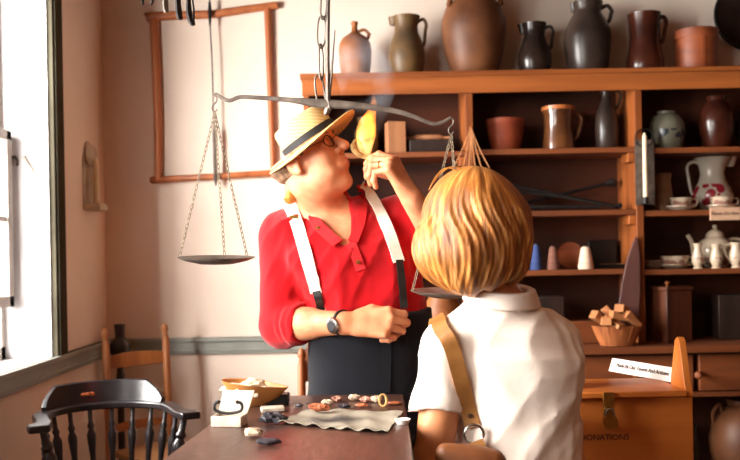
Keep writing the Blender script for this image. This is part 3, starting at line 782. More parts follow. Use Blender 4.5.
link('wooden_board', MB().box((c0.x + .004, 4.02, zc + .001), (c1.x, 4.2, W(580, 322, 4.0).z), rotz(.08)), M['shelfwood'], bevel=.004, label='thick reddish board lying on counter left of fluted basket', cat='board')

# right bay, upper shelf
t_, x, h, k = vessel('blue_grey_jar', 'squat grey jar with dark blue brush decoration in right bay', 'jar', 666, 112, z1c, 4.14,
    [(14, 0), (16, .12), (18.5, .45), (18, .68), (14, .88), (9, .93), (9.5, 1)], M['grey_jar'])
t_, x, h, k = vessel('brown_jar', 'glossy red-brown round jar in right bay beside the grey jar', 'jar', 716, 97, z1c, 4.14,
    [(12, 0), (14, .1), (17.5, .45), (17, .68), (12, .86), (9, .91), (10.5, 1)], M['pot_red'])
t_, x, h, k = vessel('dark_jar', 'dark lidded jar at right edge of top shelf in right bay', 'jar', 752, 104, z1c, 4.16,
    [(12, 0), (14, .1), (17, .5), (14, .8), (9, .9), (9, 1)], M['pot_dark'])
# right bay, second shelf
t_, x, h, k = vessel('buff_crock', 'small buff crock with rim on second shelf of right bay', 'crock', 661, 174, z2c, 4.16,
    [(8, 0), (10, .1), (11, .4), (9.5, .75), (9, .82), (10, .9), (10, 1)], M['crock'])
def cup_saucer(px, bot, z0, d, label, rs=16, rc=10.5, hc=11, group='teacups on saucers'):
    k = d / F; c = W(px, bot, d)
    t_ = thing('saucer', (c.x, d, z0), label + ', its saucer', 'saucer', 'saucers under the teacups')
    # the saucer and the cup are two things
    link('plate', MB().lathe([(0, 0), (rs * .5 * k, 0), (rs * k, 4.0 * k), (rs * k, 4.6 * k), (rs * .5 * k, 1.4 * k), (0, 1.4 * k)], 28, (c.x, d, z0 + .0005)), M['china_plain'], t_)
    u = thing('teacup', (c.x, d, z0 + 1.6 * k), label, 'cup', group)
    zc_ = z0 + 1.6 * k + .0008
    link('bowl', MB().lathe([(0, 0), (rc * .5 * k, 0), (rc * .85 * k, hc * .35 * k), (rc * k, hc * .8 * k), (rc * 1.05 * k, hc * k), (rc * .98 * k, hc * k), (rc * .8 * k, hc * .4 * k), (rc * .4 * k, hc * .15 * k), (0, hc * .12 * k)], 28, (c.x, d, zc_)), M['china_plain'], u)
    handle([(c.x + rc * .95 * k, d, zc_ + hc * .85 * k), (c.x + (rc + 5) * k, d, zc_ + hc * .85 * k), (c.x + (rc + 5) * k, d, zc_ + hc * .4 * k), (c.x + rc * .8 * k, d, zc_ + hc * .4 * k)], .8 * k, M['china_plain'], u)
cup_saucer(681, 208, z2c, 4.09, 'teacup left of the flowered pitcher on second shelf')
cup_saucer(722, 208, z2c, 4.075, 'teacup in front of the flowered pitcher above the card')
cup_saucer(754, 208, z2c, 4.1, 'teacup at right edge of second shelf beyond the flowered pitcher')
t_, x, h, k = vessel('flowered_pitcher', 'white pitcher painted with red and blue flowers on second shelf', 'pitcher', 712, 158, z2c, 4.22,
    [(13, 0), (13.5, .04), (18.5, .16), (20, .30), (17.5, .42), (13.5, .55), (11.5, .70), (13, .86), (17.5, 1)], M['china'])
link('spout', MB().lathe([(0, 0), (5 * k, 0), (8 * k, 9 * k), (8.3 * k, 10 * k), (0, 10 * k)], 14, (x + 15 * k, 4.22, z2c + h - 9 * k), sx=1.3, sy=.7), M['china'], t_)
side_handle(t_, x, z2c, h, k, 4.22, -1, .30, .90, 18, 12, 25, 1.6, M['china'])
sc = W(725, 213.5, SF - .006); kk = SF / F
t_ = thing('sign_card', (sc.x, SF - .004, sc.z - 6.5 * kk), 'small buff lettered card hanging on shelf edge below flowered pitcher', 'sign')
link('card', MB().box((sc.x - 14.5 * kk, SF - .006, sc.z - 6.5 * kk), (sc.x + 15 * kk, SF + .003, sc.z + 6.5 * kk)), M['signcard'], t_)
text_mesh('Please Do Not', .0205, M['ink'], (sc.x, SF - .0065, sc.z), Matrix.Rotation(PI / 2, 3, 'X'), t_)
# right bay, third shelf
def plate_stack(px, z0, d, label, rs, nn, top_bowl=0):
    k = d / F; c = W(px, 260, d)
    for i in range(nn):
        link('saucer', MB().lathe([(0, 0), (rs * .55 * k, 0), (rs * k, 3.2 * k), (rs * k, 3.8 * k), (rs * .55 * k, 1.3 * k), (0, 1.3 * k)], 26, (c.x, d, z0 + .0005 + i * 2.6 * k)), M['china_plain'],
             label=label + [', bottom', ', middle', ', topmost'][i], cat='saucer', group='stacked saucers at left of third shelf')
plate_stack(652, z3c, 4.15, 'plain saucer in low stack beside upright', 11, 3)
cup_saucer(675, 268, z3c, 4.14, 'wide low teacup between saucer stack and teapot', 17, 14, 11)
def china_pot(name, label, cat, px, top, z0, d, prof, handle_side=None, spout=None, lid=False, m='china_plain'):
    t_, x, h, k = vessel(name, label, cat, px, top, z0, d, prof, M[m], inner=not lid)
    return t_, x, h, k
t_, x, h, k = china_pot('teapot', 'large pale china teapot with domed lid on third shelf', 'teapot', 715, 237, z3c, 4.2, [(9, 0), (12, .06), (18, .35), (19, .6), (15, .85), (9, .98), (8, 1)], lid=True)
lid = link('lid', MB().lathe([(0, 0), (9.5 * k, 0), (8 * k, 4 * k), (4 * k, 7 * k), (1.5 * k, 8 * k), (2.5 * k, 10 * k), (1.8 * k, 12 * k), (0, 12.5 * k)], 24, (x, 4.2, z3c + h)), M['china_plain'], t_)
handle([(x - 15 * k, 4.2, z3c + .35 * h), (x - 22 * k, 4.19, z3c + .5 * h), (x - 25 * k, 4.18, z3c + .85 * h), (x - 29 * k, 4.18, z3c + 1.08 * h)], [3.2 * k] * 7 + [2.2 * k] * 12, M['china_plain'], t_, name='spout')
side_handle(t_, x, z3c, h, k, 4.2, 1, .3, .9, 15, 13, 27, 1.7, M['china_plain'])
t_, x, h, k = china_pot('cream_jug', 'slim pale china jug standing in front of the teapot spout', 'jug', 697.5, 243.5, z3c, 4.08, [(5, 0), (3.4, .08), (6, .3), (5.6, .5), (3.2, .8), (4.6, 1)])
t_, x, h, k = china_pot('cream_jug', 'slim pale china jug in front of the teapot belly', 'jug', 716, 244.5, z3c, 4.07, [(5.2, 0), (3.4, .08), (6.4, .32), (6, .5), (3.6, .8), (5, 1)])
t_, x, h, k = china_pot('cream_jug', 'pale china jug with handle at right edge below the card', 'jug', 736, 242.5, z3c, 4.07, [(5.5, 0), (4, .08), (7.5, .32), (7.2, .5), (4.6, .8), (6, 1)])
side_handle(t_, x, z3c, h, k, 4.07, -1, .35, .9, 6, 5, 12, 1.1, M['china_plain'])
# right bay, counter
c0 = W(649, 285, 4.02); c1 = W(697, 285, 4.02)
t_ = thing('tea_caddy', ((c0.x + c1.x) / 2, 4.1, zc), 'tall mahogany box with sloped lid and small knob on right of counter', 'box')
R = rotz(.5); cx_, cy_ = (c0.x + c1.x) / 2, 4.11
hz = W(670, 291, 4.0).z
link('box_body', MB().box((cx_ - .078, cy_ - .075, zc + .001), (cx_ + .078, cy_ + .075, hz), R, (cx_, cy_, zc)), M['caddy'], t_, bevel=.003)
l = link('lid', MB().box((cx_ - .084, cy_ - .081, hz), (cx_ + .084, cy_ + .081, hz + .018), R, (cx_, cy_, hz)), M['caddy'], t_, bevel=.003)
link('knob', MB().lathe([(0, 0), (.006, 0), (.006, .008), (.012, .014), (.010, .022), (0, .025)], 14, (cx_ - .01, cy_ - .04, hz + .018)), M['copper_rim'], l)
c0 = W(718, 300, 4.12)
link('slate_block', MB().box((c0.x, 4.08, zc + .001), (c0.x + .28, 4.24, zat(730, 295, 4.1)), rotz(-.1)), M['darkwood'], bevel=.003, label='low dark box at right end of counter beyond mahogany box', cat='box')
# pots on the bottom shelf
t_, x, h, k = vessel('brown_pot', 'big round brown pot on bottom shelf at lower right', 'pot', 746, 399, zb, 4.06, [(22, 0), (28, .12), (35, .4), (36, .55), (32, .75), (22, .9), (17, .93), (19, .97), (18, 1)], M['pot_brown'])
for s in (-1, 1):
    handle([(x + s * 24 * k, 4.06, zb + .86 * h), (x + s * 28 * k, 4.05, zb + .95 * h), (x + s * 34 * k, 4.05, zb + .86 * h), (x + s * 33 * k, 4.06, zb + .74 * h)], 1.9 * k, M['pot_brown'], t_, name='lug')
t_, x, h, k = vessel('dark_pot', 'dark low pot on bottom shelf behind donation box', 'pot', 682, 425, zb, 4.1, [(14, 0), (17, .2), (19, .6), (15, .9), (16, 1)], M['pot_dark'])

# candle sconce on the upright
c = W(644, 170, SF - .004); k = SF / F
t_ = thing('candle_sconce', (c.x, SF - .006, zat(644, 206, SF)), 'dark iron candle sconce with ring top hanging on the shelf upright', 'sconce')
z0, z9 = zat(644, 205, SF), zat(644, 140, SF)
link('back_plate', MB().box((c.x - 9 * k, SF - .008, z0), (c.x + 10 * k, SF - .0035, z9)), M['iron'], t_)
link('hanging_ring', MB().tube([(c.x + .5 * k + 9 * k * math.cos(a), SF - .008, z9 + 2 * k + 9 * k * math.sin(a)) for a in [2 * PI * i / 24 for i in range(24)]], .003, 8, closed=True), M['darkiron'], t_)
link('socket', MB().lathe([(0, 0), (.014, 0), (.014, .03), (.011, .03), (.011, .004), (0, .004)], 16, (c.x - 1 * k, SF - .035, z0 + .004)).box((c.x - .02, SF - .05, z0), (c.x + .014, SF - .004, z0 + .0045)), M['darkiron'], t_)
cz0 = z0 + .009; cz1 = zat(644, 133, SF - .03)
t2 = thing('candle', (c.x, SF - .035, cz0), 'tall cream candle in the dark sconce on shelf upright', 'candle')
link('wax', MB().lathe([(0, 0), (.0105, 0), (.0095, (cz1 - cz0) * .95), (.004, cz1 - cz0), (0, cz1 - cz0)], 16, (c.x - 1 * k, SF - .035, cz0)), M['wax'], t2)
link('wick', MB().tube([(c.x - k, SF - .035, cz1 - .002), (c.x - k, SF - .035, cz1 + .006)], .001, 6), M['darkiron'], t2)
# twine hung from a peg on the left upright
c = W(470.5, 128, SF - .01)
t_ = thing('hanging_whisk', (c.x, SF - .012, zat(470, 200, SF)), 'bundle of tan splints tied at top hanging on shelf upright above woman', 'whisk')
link('peg', MB().tube([(c.x, SF - .0035, c.z), (c.x, SF - .035, c.z + .004)], .005, 8), M['pine'], t_)
for i, (dx, dy) in enumerate(((-17, 40), (-9, 46), (-2, 50), (6, 50), (13, 46), (19, 40), (1, 40))):
    q = W(470.5 + dx, 128 + dy, SF - .03 - .01 * (i % 3))
    link('splint', MB().tube(bez([(c.x, SF - .03, c.z), (c.x + (q.x - c.x) * .45, SF - .03, (c.z + q.z) / 2), q], 4), .0024, 6), M['wedge'], t_)

# ------------------------------------------------------------------ on the plaster walls
# turned wooden frame
d = BY - .022; k = d / F
def fw(px, py): return W(px, py, d)
t_ = thing('wooden_rack', tuple(fw(212, 181)), 'large empty four-sided reddish wooden stretching rack hung on the back wall', 'rack')
link('top_rail', MB().tube(bez([fw(146, 17.5), fw(149, 17), fw(172, 15.5), fw(212, 14), fw(245, 9.5), fw(274, 5.5), fw(277, 5)], 4), [.012] + [.021] * 8 + [.019] * 8 + [.018] * 7 + [.012], 12), M['framewood'], t_)
link('bottom_rail', MB().tube([fw(150, 180), fw(152, 180), fw(215, 176.5), fw(273, 173), fw(276, 173)], [.010, .017, .015, .017, .010], 12), M['framewood'], t_)
link('post', MB().tube([fw(153.5, 18), fw(156, 60), fw(158, 120), fw(158.5, 179)], [.022, .022, .02, .018], 12), M['framewood'], t_)
link('post', MB().tube([fw(267.5, 8), fw(269, 60), fw(271, 120), fw(273, 172)], [.017, .015, .014, .014], 12), M['framewood'], t_)
# iron rod
t_ = thing('hanging_rod', tuple(W(215, 186, BY - .06)), 'thin iron rod hung on the wall in front of the wooden frame', 'rod')
dd = BY - .06
link('rod', MB().tube([W(209.5, -20, dd), W(209.8, 20, dd), W(212, 60, dd), W(214, 128, dd)], .0035, 6), M['darkiron'], t_)
link('collar', MB().tube([W(209.6, 2, dd), W(209.8, 12, dd), W(210, 26, dd)], [.006, .010, .005], 8), M['darkiron'], t_)
link('weight', MB().tube([W(214, 126, dd), W(214.5, 132, dd), W(215.5, 178, dd), W(216, 186, dd)], [.004, .011, .010, .004], 8), M['iron'], t_)
link('nail', MB().tube([W(209.4, -19, dd - .01), W(209.4, -19, BY + .004)], .004, 6), M['darkiron'], t_)
# tin sconce on left wall
c = Vector((LX, 900 * -LX / 281, 0)); dsn = c.y
def lw(py, off=0.0): return zat(88, py, dsn) + off
z0, z9 = lw(211), lw(160)
t_ = thing('candle_sconce', (LX + .003, dsn, z0), 'tin candle sconce with rounded reflector on the left wall by the corner', 'sconce')
yw = .075
pl = [(LX + .0005, dsn - yw, z0), (LX + .0005, dsn + yw * .9, z0), (LX + .0005, dsn + yw * .9, z9)]
pl += [(LX + .0005, dsn + yw * .9 * math.cos(a), z9 + .085 * math.sin(a)) for a in [PI * i / 10 for i in range(1, 10)]] + [(LX + .0005, dsn - yw, z9)]
link('back_plate', MB().prism(pl, (.004, 0, 0)), M['tin'], t_)
link('reflector', MB().lathe([(0, .002), (.03, .004), (.048, .014), (.05, .018), (.03, .009), (0, .007)], 24, (LX + .004, dsn, z9 + .02), frame((1, -.25, 0))), M['tin'], t_)
link('drip_tray', MB().box((LX + .0045, dsn - yw, z0), (LX + .075, dsn + yw * .7, z0 + .004)).box((LX + .072, dsn - yw, z0 + .0035), (LX + .076, dsn + yw * .7, z0 + .03)).box((LX + .0045, dsn - yw, z0 + .0035), (LX + .072, dsn - yw + .004, z0 + .03)), M['tin'], t_)
t2 = thing('candle', (LX + .038, dsn, z0 + .004), 'tall white candle standing in sconce on the left wall', 'candle')
link('wax', MB().lathe([(0, 0), (.013, 0), (.012, lw(160) - z0 - .01), (.005, lw(158) - z0 - .005), (0, lw(158) - z0 - .005)], 16, (LX + .038, dsn, z0 + .0045)), M['wax'], t2)
link('wick', MB().tube([(LX + .038, dsn, lw(158) - .004), (LX + .038, dsn, lw(155))], .001, 6), M['darkiron'], t2)
# iron hardware on the window reveal
ry = w1[1] - .010
def rp(px, py):
    return W(px, py, ry)
t_ = thing('shutter_latch', tuple(rp(30, 175)), 'iron shutter latch pin screwed to white window reveal', 'latch')
link('strike_bar', MB().tube([rp(25, 156), rp(29, 163), rp(34, 171)], .006, 8), M['iron'], t_)
link('plate', MB().prism([rp(22, 157) + Vector((0, .001, 0)), rp(27, 154) + Vector((0, .001, 0)), rp(36, 170) + Vector((0, .001, 0)), rp(31, 174) + Vector((0, .001, 0))], (0, -.004, 0)), M['sash'], t_)
t_ = thing('hook', tuple(rp(14, 165)), 'small curved iron hook on window reveal beside the sash', 'hook')
link('bent_arm', MB().tube(bez([rp(11, 162), rp(12, 158), rp(15, 157), rp(17.5, 161), rp(17, 166)], 5), .006, 8), M['iron'], t_)
link('screw_plate', MB().lathe([(0, 0), (.012, 0), (.012, .004), (0, .005)], 14, rp(11.5, 163) + Vector((0, .0015, 0)), frame((0, -1, 0))), M['sash'], t_)
# ------------------------------------------------------------------ table
TZ = .948
tfl = onplane(247, 396, TZ); tnl = onplane(162, 460, TZ)
tl = (tnl - tfl).normalized()
pfl = Vector((tfl.x, tfl.y)); pnl = pfl + Vector((tl.x, tl.y)) * 1.25
pfr = Vector((.080, 2.285)); pnr = Vector((.062, 1.06))
t_ = thing('work_table', ((pfl.x + pfr.x) / 2, 1.7, 0), 'long narrow dark worn wooden table in the foreground between chair and woman', 'table')
link('tabletop', MB().prism([(p.x, p.y, TZ - .032) for p in (pfl, pnl, pnr, pfr)], (0, 0, .032)), M['tablewood'], t_, bevel=.004)
ins = lambda p, sx, sy: Vector((p.x + sx * .05, p.y + sy * .06))
cs = [ins(pfl, 1, -1), ins(pnl, 1, 1), ins(pnr, -1, 1), ins(pfr, -1, -1)]
for p in cs:
    link('leg', MB().box((p.x - .025, p.y - .025, 0), (p.x + .025, p.y + .025, TZ - .033)), M['tablewood'], t_, bevel=.003)
for a, b in zip(cs, cs[1:] + cs[:1]):
    d_ = (b - a).normalized(); nrm = Vector((-d_.y, d_.x)) * .01; a2 = a + d_ * .026; b2 = b - d_ * .026
    link('apron', MB().prism([(p.x, p.y, TZ - .13) for p in (a2 + nrm, b2 + nrm, b2 - nrm, a2 - nrm)], (0, 0, .096)), M['tablewood'], t_)

def tp(px, py, z=0.0): return onplane(px, py, TZ + z)
# open tin with flat lid
p = tp(229, 426); k = p.y / F
t_ = thing('tinder_box', (p.x, p.y + .03, TZ), 'small grey open box with upright lid at left edge of table', 'box')
a, b = tp(211, 427), tp(241, 427.5); dv = Vector((b.x - a.x, b.y - a.y, 0)).normalized(); nv = Vector((-dv.y, dv.x, 0)); bw = (b - a).length
def qb(u0, u1, v0, v1, z0, z1):
    return [a + dv * u + nv * v + Vector((0, 0, z - 0)) for z in (z0, z1) for u, v in ((u0, v0), (u1, v0), (u1, v1), (u0, v1))]
FB = [(0, 3, 2, 1), (4, 5, 6, 7), (0, 1, 5, 4), (1, 2, 6, 5), (2, 3, 7, 6), (3, 0, 4, 7)]
mb = MB(); hb = .022; dp = .05
for q in ((0, bw, 0, dp, .0005, .004), (0, bw, 0, .004, .004, hb), (0, bw, dp - .004, dp, .004, hb), (0, .004, .004, dp - .004, .004, hb), (bw - .004, bw, .004, dp - .004, .004, hb)): mb.add(qb(*q), FB)
link('tray', mb, M['greytin'], t_, bevel=.001)
mb = MB(); l0 = [a + nv * (dp - .004) + Vector((0, 0, hb)), a + dv * bw + nv * (dp - .004) + Vector((0, 0, hb))]
up = (Vector((0, 0, 1)) * .046 + nv * .014 + dv * .006)
mb.prism([l0[0], l0[1], l0[1] + up + dv * .006, l0[0] + up], nv * .004)
link('lid', mb, M['greytin'], t_, bevel=.001)
pts = [(.010, .035), (.004, .030), (.003, .016), (.012, .008), (.032, .004), (.052, .008), (.060, .016), (.059, .030), (.052, .035)]
sc_ = bw / .062
fs = MB().tube(bez([a + dv * (u * sc_) + nv * (.012 + .1 * z) + Vector((0, 0, hb + z * .75 + .002)) for u, z in pts], 4), .0034, 8)
fs.lathe([(0, -.005), (.005, 0), (0, .005)], 10, a + dv * .012 * sc_ + nv * .016 + Vector((0, 0, hb + .028))).lathe([(0, -.005), (.005, 0), (0, .005)], 10, a + dv * .050 * sc_ + nv * .016 + Vector((0, 0, hb + .028)))
link('fire_steel', fs, M['darkiron'], label='curved black fire steel resting in the small grey open box', cat='fire steel')
# scoop with tow
p = tp(250, 408); k = p.y / F
t_ = thing('wooden_scoop', (p.x, p.y, TZ), 'honey coloured wooden scoop bowl with pointed lip behind the open box', 'scoop')
mb = MB(); n = 40; cs_ = []
rim = []
for i in range(n):
    a_ = 2 * PI * i / n; r = 1.0
    x = math.cos(a_); y = math.sin(a_)
    pxr = 252 + (34 if x > 0 else 30) * x * (1 if x <= 0 else 1.0 + .12 * x ** 4); yy = y * (1 - .35 * max(0, x) ** 2)
    rim.append((pxr, yy))
rz = lambda px: TZ + .055 + (-.010 if px > 270 else 0) * 0 - (px - 250) * .00030
prof = [(0, 0, .0), (.35, 0, .0), (.75, .45, .0), (1.0, 1.0, 0), (.93, .98, 0), (.68, .5, 0), (.3, .12, 0), (0, .1, 0)]
rings = []
for r, hfr, _ in prof:
    ring = []
    for pxr, yy in rim:
        q = (pxr - 252) * r
        ring.append((p.x + q * k * (1.0 if r < .99 else 1), p.y + .03 + yy * .055 * r, TZ + .001 + hfr * (rz(252 + q) - TZ)))
    rings.append(ring)
vs = [v for r in rings for v in r]; fc = []
for i in range(len(rings) - 1):
    for j in range(n): fc.append((i * n + j, i * n + (j + 1) % n, (i + 1) * n + (j + 1) % n, (i + 1) * n + j))
link('scoop_bowl', MB().add(vs, fc), M['scoopwood'], t_)
def lump(name, c, r, m, seed, label, cat, group=None, kind=None, sub=12, rough_=.18, parent=None, flat_z=True):
    rs = random.Random(seed); mb = MB(); n, mseg = sub * 2, sub
    ph = [(rs.uniform(0, 6), rs.uniform(0, 6), rs.uniform(1.5, 3.5), rs.uniform(1, 3)) for _ in range(4)]
    prof_v = []; fs = []
    for i in range(mseg + 1):
        th_ = PI * i / mseg
        for j in range(n):
            a = 2 * PI * j / n
            v = Vector((math.sin(th_) * math.cos(a), math.sin(th_) * math.sin(a), math.cos(th_)))
            q = 1 + rough_ * sum(math.sin(v.x * w * 2 + p1) * math.cos(v.y * w2 * 2 + v.z * w + p2) for p1, p2, w, w2 in ph) / 2
            v = Vector((round(v.x * q * 3.5) / 3.5 * .35 + v.x * q * .65, round(v.y * q * 3.5) / 3.5 * .35 + v.y * q * .65, v.z * q))
            z = v.z * r[2] * .5 + r[2] * .5
            prof_v.append((c[0] + v.x * r[0], c[1] + v.y * r[1], c[2] + (max(z, .0006) if flat_z else v.z * r[2])))
    for i in range(mseg):
        for j in range(n):
            fs.append((i * n + j, (i + 1) * n + j, (i + 1) * n + (j + 1) % n, i * n + (j + 1) % n))
    mb.add(prof_v, fs)
    return link(name, mb, m, parent, smooth=(30 if sub > 8 else 0), label=label, cat=cat, group=group, kind=kind)
lump('flax_tow', (p.x - 4 * k, p.y + .03, TZ + .022), (24 * k, .040, .034), M['tow'], 5, 'pale fluffy flax tow heaped in the wooden scoop', 'tinder', kind='stuff', sub=22, rough_=.3)
lump('flax_tow', (p.x + 4 * k, p.y + .03, TZ + .048), (9 * k, .018, .018), M['tow'], 9, 'topmost pale tuft of flax on the heap in the scoop', 'tinder', sub=14, rough_=.3)
q = tp(277, 406)
link('black_tin', MB().box((q.x - 14 * q.y / F, q.y + .005, TZ + .0005), (q.x + 11 * q.y / F, q.y + .05, TZ + .026)), M['black'], bevel=.003, label='small black tin half under the pointed end of the scoop', cat='tin')
q = tp(272, 412)
link('paper_packet', MB().box((q.x - .026, q.y - .012, TZ + .0005), (q.x + .028, q.y + .02, TZ + .012), rotz(.2)), M['greytin'], bevel=.003, label='small pale packet lying in front of the black tin', cat='packet')
def stone(px, py, w, h, m, seed, label, group=None, name='flint_stone', dep=.8):
    q = tp(px, py); k = q.y / F
    return lump(name, (q.x, q.y, TZ + (.001)), (w / 2 * k, w / 2 * k * dep, h * k), m, seed, label, 'stone', group, sub=6, rough_=.32)
stone(273, 424, 24, 12, M['darkstone'], 3, 'blocky dark flint lying at left corner of the grey cloth', dep=.6)
stone(254, 437, 19, 9, M['lightstone'], 4, 'pale tan flint flake alone near front of table')
stone(268, 445.5, 25, 7, M['darkstone'], 6, 'flat black flint nearest the camera on the table', dep=.45)
# grey charred cloth
corn = [tp(278, 425), tp(386, 435), tp(403, 413), tp(306, 411)]
mb = MB(); nu, nv_ = 44, 18; vs = []; rs = random.Random(4)
for lay in (0, 1):
    for j in range(nv_ + 1):
        for i in range(nu + 1):
            u, v = i / nu, j / nv_
            e = .0016 * math.sin(u * 31 + 1) * (1 - v) + .0012 * math.sin(u * 57) * (1 - v)
            q = (corn[0] * (1 - u) + corn[1] * u) * (1 - v) + (corn[3] * (1 - u) + corn[2] * u) * v
            z = .003 + .0015 * math.sin(u * 23 + v * 6) + .0016 * math.sin(v * 17 + u * 9) + (.006 * max(0, .12 - v) / .12 * (math.sin(u * 40) * .5 + .5))
            vs.append((q.x, q.y - e, TZ + max(z, .0012) + (.0012 if lay else 0)))
st = (nu + 1) * (nv_ + 1)
fs = []
for j in range(nv_):
    for i in range(nu):
        o = j * (nu + 1) + i
        fs.append((o, o + nu + 1, o + nu + 2, o + 1)); fs.append((st + o, st + o + 1, st + o + nu + 2, st + o + nu + 1))
bd = [i for i in range(nu + 1)] + [j * (nu + 1) + nu for j in range(1, nv_ + 1)] + [nv_ * (nu + 1) + i for i in range(nu - 1, -1, -1)] + [j * (nu + 1) for j in range(nv_ - 1, 0, -1)]
for a_, b_ in zip(bd, bd[1:] + bd[:1]): fs.append((a_, b_, st + b_, st + a_))
mc, nt, b = newmat('charred_grey_cloth')
N, L = nt.nodes, nt.links
tc = N.new('ShaderNodeTexCoord'); mp = N.new('ShaderNodeMapping'); mp.inputs['Scale'].default_value = (7.2, 13, 1); mp.inputs['Location'].default_value = (.1, .35, 0)
mp.inputs['Location'].default_value = (.1, -.1, 0)
L.new(tc.outputs['Object'], mp.inputs[0])
nz = N.new('ShaderNodeTexNoise'); nz.inputs['Scale'].default_value = 26; nz.inputs['Detail'].default_value = 5; L.new(tc.outputs['Object'], nz.inputs[0])
ln = N.new('ShaderNodeVectorMath'); ln.operation = 'LENGTH'; L.new(mp.outputs[0], ln.inputs[0])
ad = N.new('ShaderNodeMath'); ad.operation = 'MULTIPLY_ADD'; ad.inputs[1].default_value = .5; L.new(nz.outputs['Fac'], ad.inputs[0]); L.new(ln.outputs['Value'], ad.inputs[2])
r = N.new('ShaderNodeValToRGB'); r.color_ramp.elements[0].position = .42; r.color_ramp.elements[0].color = lin(48, 42, 38)
r.color_ramp.elements[1].position = .95; r.color_ramp.elements[1].color = lin(132, 124, 108)
L.new(ad.outputs[0], r.inputs[0]); L.new(r.outputs[0], b.inputs['Base Color']); b.inputs['Roughness'].default_value = .9
link('char_cloth', MB().add(vs, fs), mc, label='grey rectangular cloth with dark char stain spread on the table', cat='cloth', smooth=60)
stone(320, 414.5, 22, 8, M['orangestone'], 11, 'flat orange brown flint on the back edge of the grey cloth', dep=.5).location.z += .006
row = [(327, 404.5, 13, 6, 'lightstone', 'leftmost pale flint chip in the row along far table edge'),
       (337, 402, 12, 7, 'pinkstone', 'pinkish chip second from left in the row at far table edge'),
       (350, 402, 9, 5, 'lightstone', 'small pale chip left of the pointed cream chip at far edge'),
       (354, 401, 12, 8, 'lightstone', 'pointed cream flint chip in middle of far edge row'),
       (366, 402.5, 13, 7, 'pinkstone', 'pink and brown chip right of the cream chip in far row'),
       (376, 402.5, 11, 8, 'lightstone', 'pale chip just left of the rope ring at far edge'),
       (393, 405, 17, 4, 'orangestone', 'thin reddish chip right of the rope ring at far edge'),
       (344, 408, 14, 5, 'darkstone', 'dark chip in front of the pale row behind the cloth'),
       (362, 407.5, 14, 5, 'orangestone', 'brown chip in front of the row middle behind the cloth'),
       (299, 408, 9, 5, 'darkstone', 'small dark chip alone between black tin and chip row')]
row = [r_ for r_ in row if r_[0] != 350]
for i, (px, py, w, h, m, lb) in enumerate(row): stone(px, py, w * .92, h * .8, M[m], 20 + i, lb, 'flint chips in a row along the far table edge', 'flint_chip', .6)
q = tp(383, 406.5); k = q.y / F
link('rope_ring', MB().tube([(q.x + 3.6 * k * math.cos(a_), q.y + .004 * math.sin(a_), TZ + 6.2 * k + 5.6 * k * math.sin(a_)) for a_ in [2 * PI * i / 20 for i in range(20)]], .0028, 8, closed=True), M['rope'], label='small upright ring of tan rope among the flint chips', cat='ring')
q = tp(404.5, 424)
link('white_dish', MB().lathe([(0, 0), (.012, 0), (.017, .010), (.015, .010), (.010, .002), (0, .002)], 20, (q.x - .004, q.y, TZ + .0005)), M['card'], label='little white dish at right edge of table beside woman', cat='dish')

# ------------------------------------------------------------------ windsor chair
def turned(a, b, prof, n=10):
    """spindle from a to b; prof: (fraction, radius)"""
    a, b = Vector(a), Vector(b)
    return MB().tube([a.lerp(b, f) for f, r in prof], [r for f, r in prof], n)
SPN = [(0, .007), (.10, .010), (.14, .014), (.18, .009), (.22, .013), (.34, .009), (.52, .0105), (.66, .0155), (.72, .0165), (.78, .009), (.82, .013), (.86, .008), (1, .008)]
L_, R_ = W(42, 430, 2.73), W(192, 411, 3.0)
AZ = .770
ctr = Vector((-.885, 3.03, 0)); fx = Vector((.44, .20, 0)).normalized(); CS = .83            # local x (left arm to right arm)
fy = Vector((-fx.y, fx.x, 0))                                                       # local y: towards the chair's back
Rw = Matrix((fx, fy, Vector((0, 0, 1)))).transposed()
wc = thing('windsor_chair', ctr, 'black painted low-back windsor armchair with turned spindles at lower left', 'chair')
def lc(x, y, z): return ctr + Rw @ Vector((x * CS, y * CS, z))
arc = lambda a, rx=.265, ry=.25, y0=.02: (rx * math.cos(a), y0 + ry * math.sin(a))
# seat
seat = MB(); out = []
for i in range(40):
    a_ = 2 * PI * i / 40; x = .235 * math.copysign(abs(math.cos(a_)) ** .8, math.cos(a_)); y = .215 * math.copysign(abs(math.sin(a_)) ** .8, math.sin(a_))
    out.append((x, y))
vs = []
for z, s in ((.425, .88), (.44, .98), (.455, 1.0), (.465, .97), (.458, .75), (.452, .3)): vs += [lc(x * s, y * s + .0, z) for x, y in out]
fs = []
for i in range(5):
    for j in range(40): fs.append((i * 40 + j, i * 40 + (j + 1) % 40, (i + 1) * 40 + (j + 1) % 40, (i + 1) * 40 + j))
fs.append(tuple(range(39, -1, -1))); fs.append(tuple(200 + j for j in range(40)))
link('seat', MB().add(vs, fs), M['black_paint'], wc)
# arm rail: flat U with scrolled hands
path = []
path += [(-.285, -.205), (-.285, -.17), (-.262, -.12), (-.262, -.05)]
path += [arc(PI - a_) for a_ in [PI * i / 18 for i in range(1, 18)]]
path += [(.262, -.05), (.262, -.12), (.285, -.17), (.285, -.205)]
wd = [.030, .036, .026, .024] + [.026] * 17 + [.024, .026, .036, .030]
def arm_z(y): return AZ
pts = [lc(x, y, AZ) for x, y in path]
link('arm_rail', ribbon(pts, [Vector((0, 0, 1))] * len(pts), [w * 2 for w in wd], .024), M['black_paint'], wc, bevel=.005)
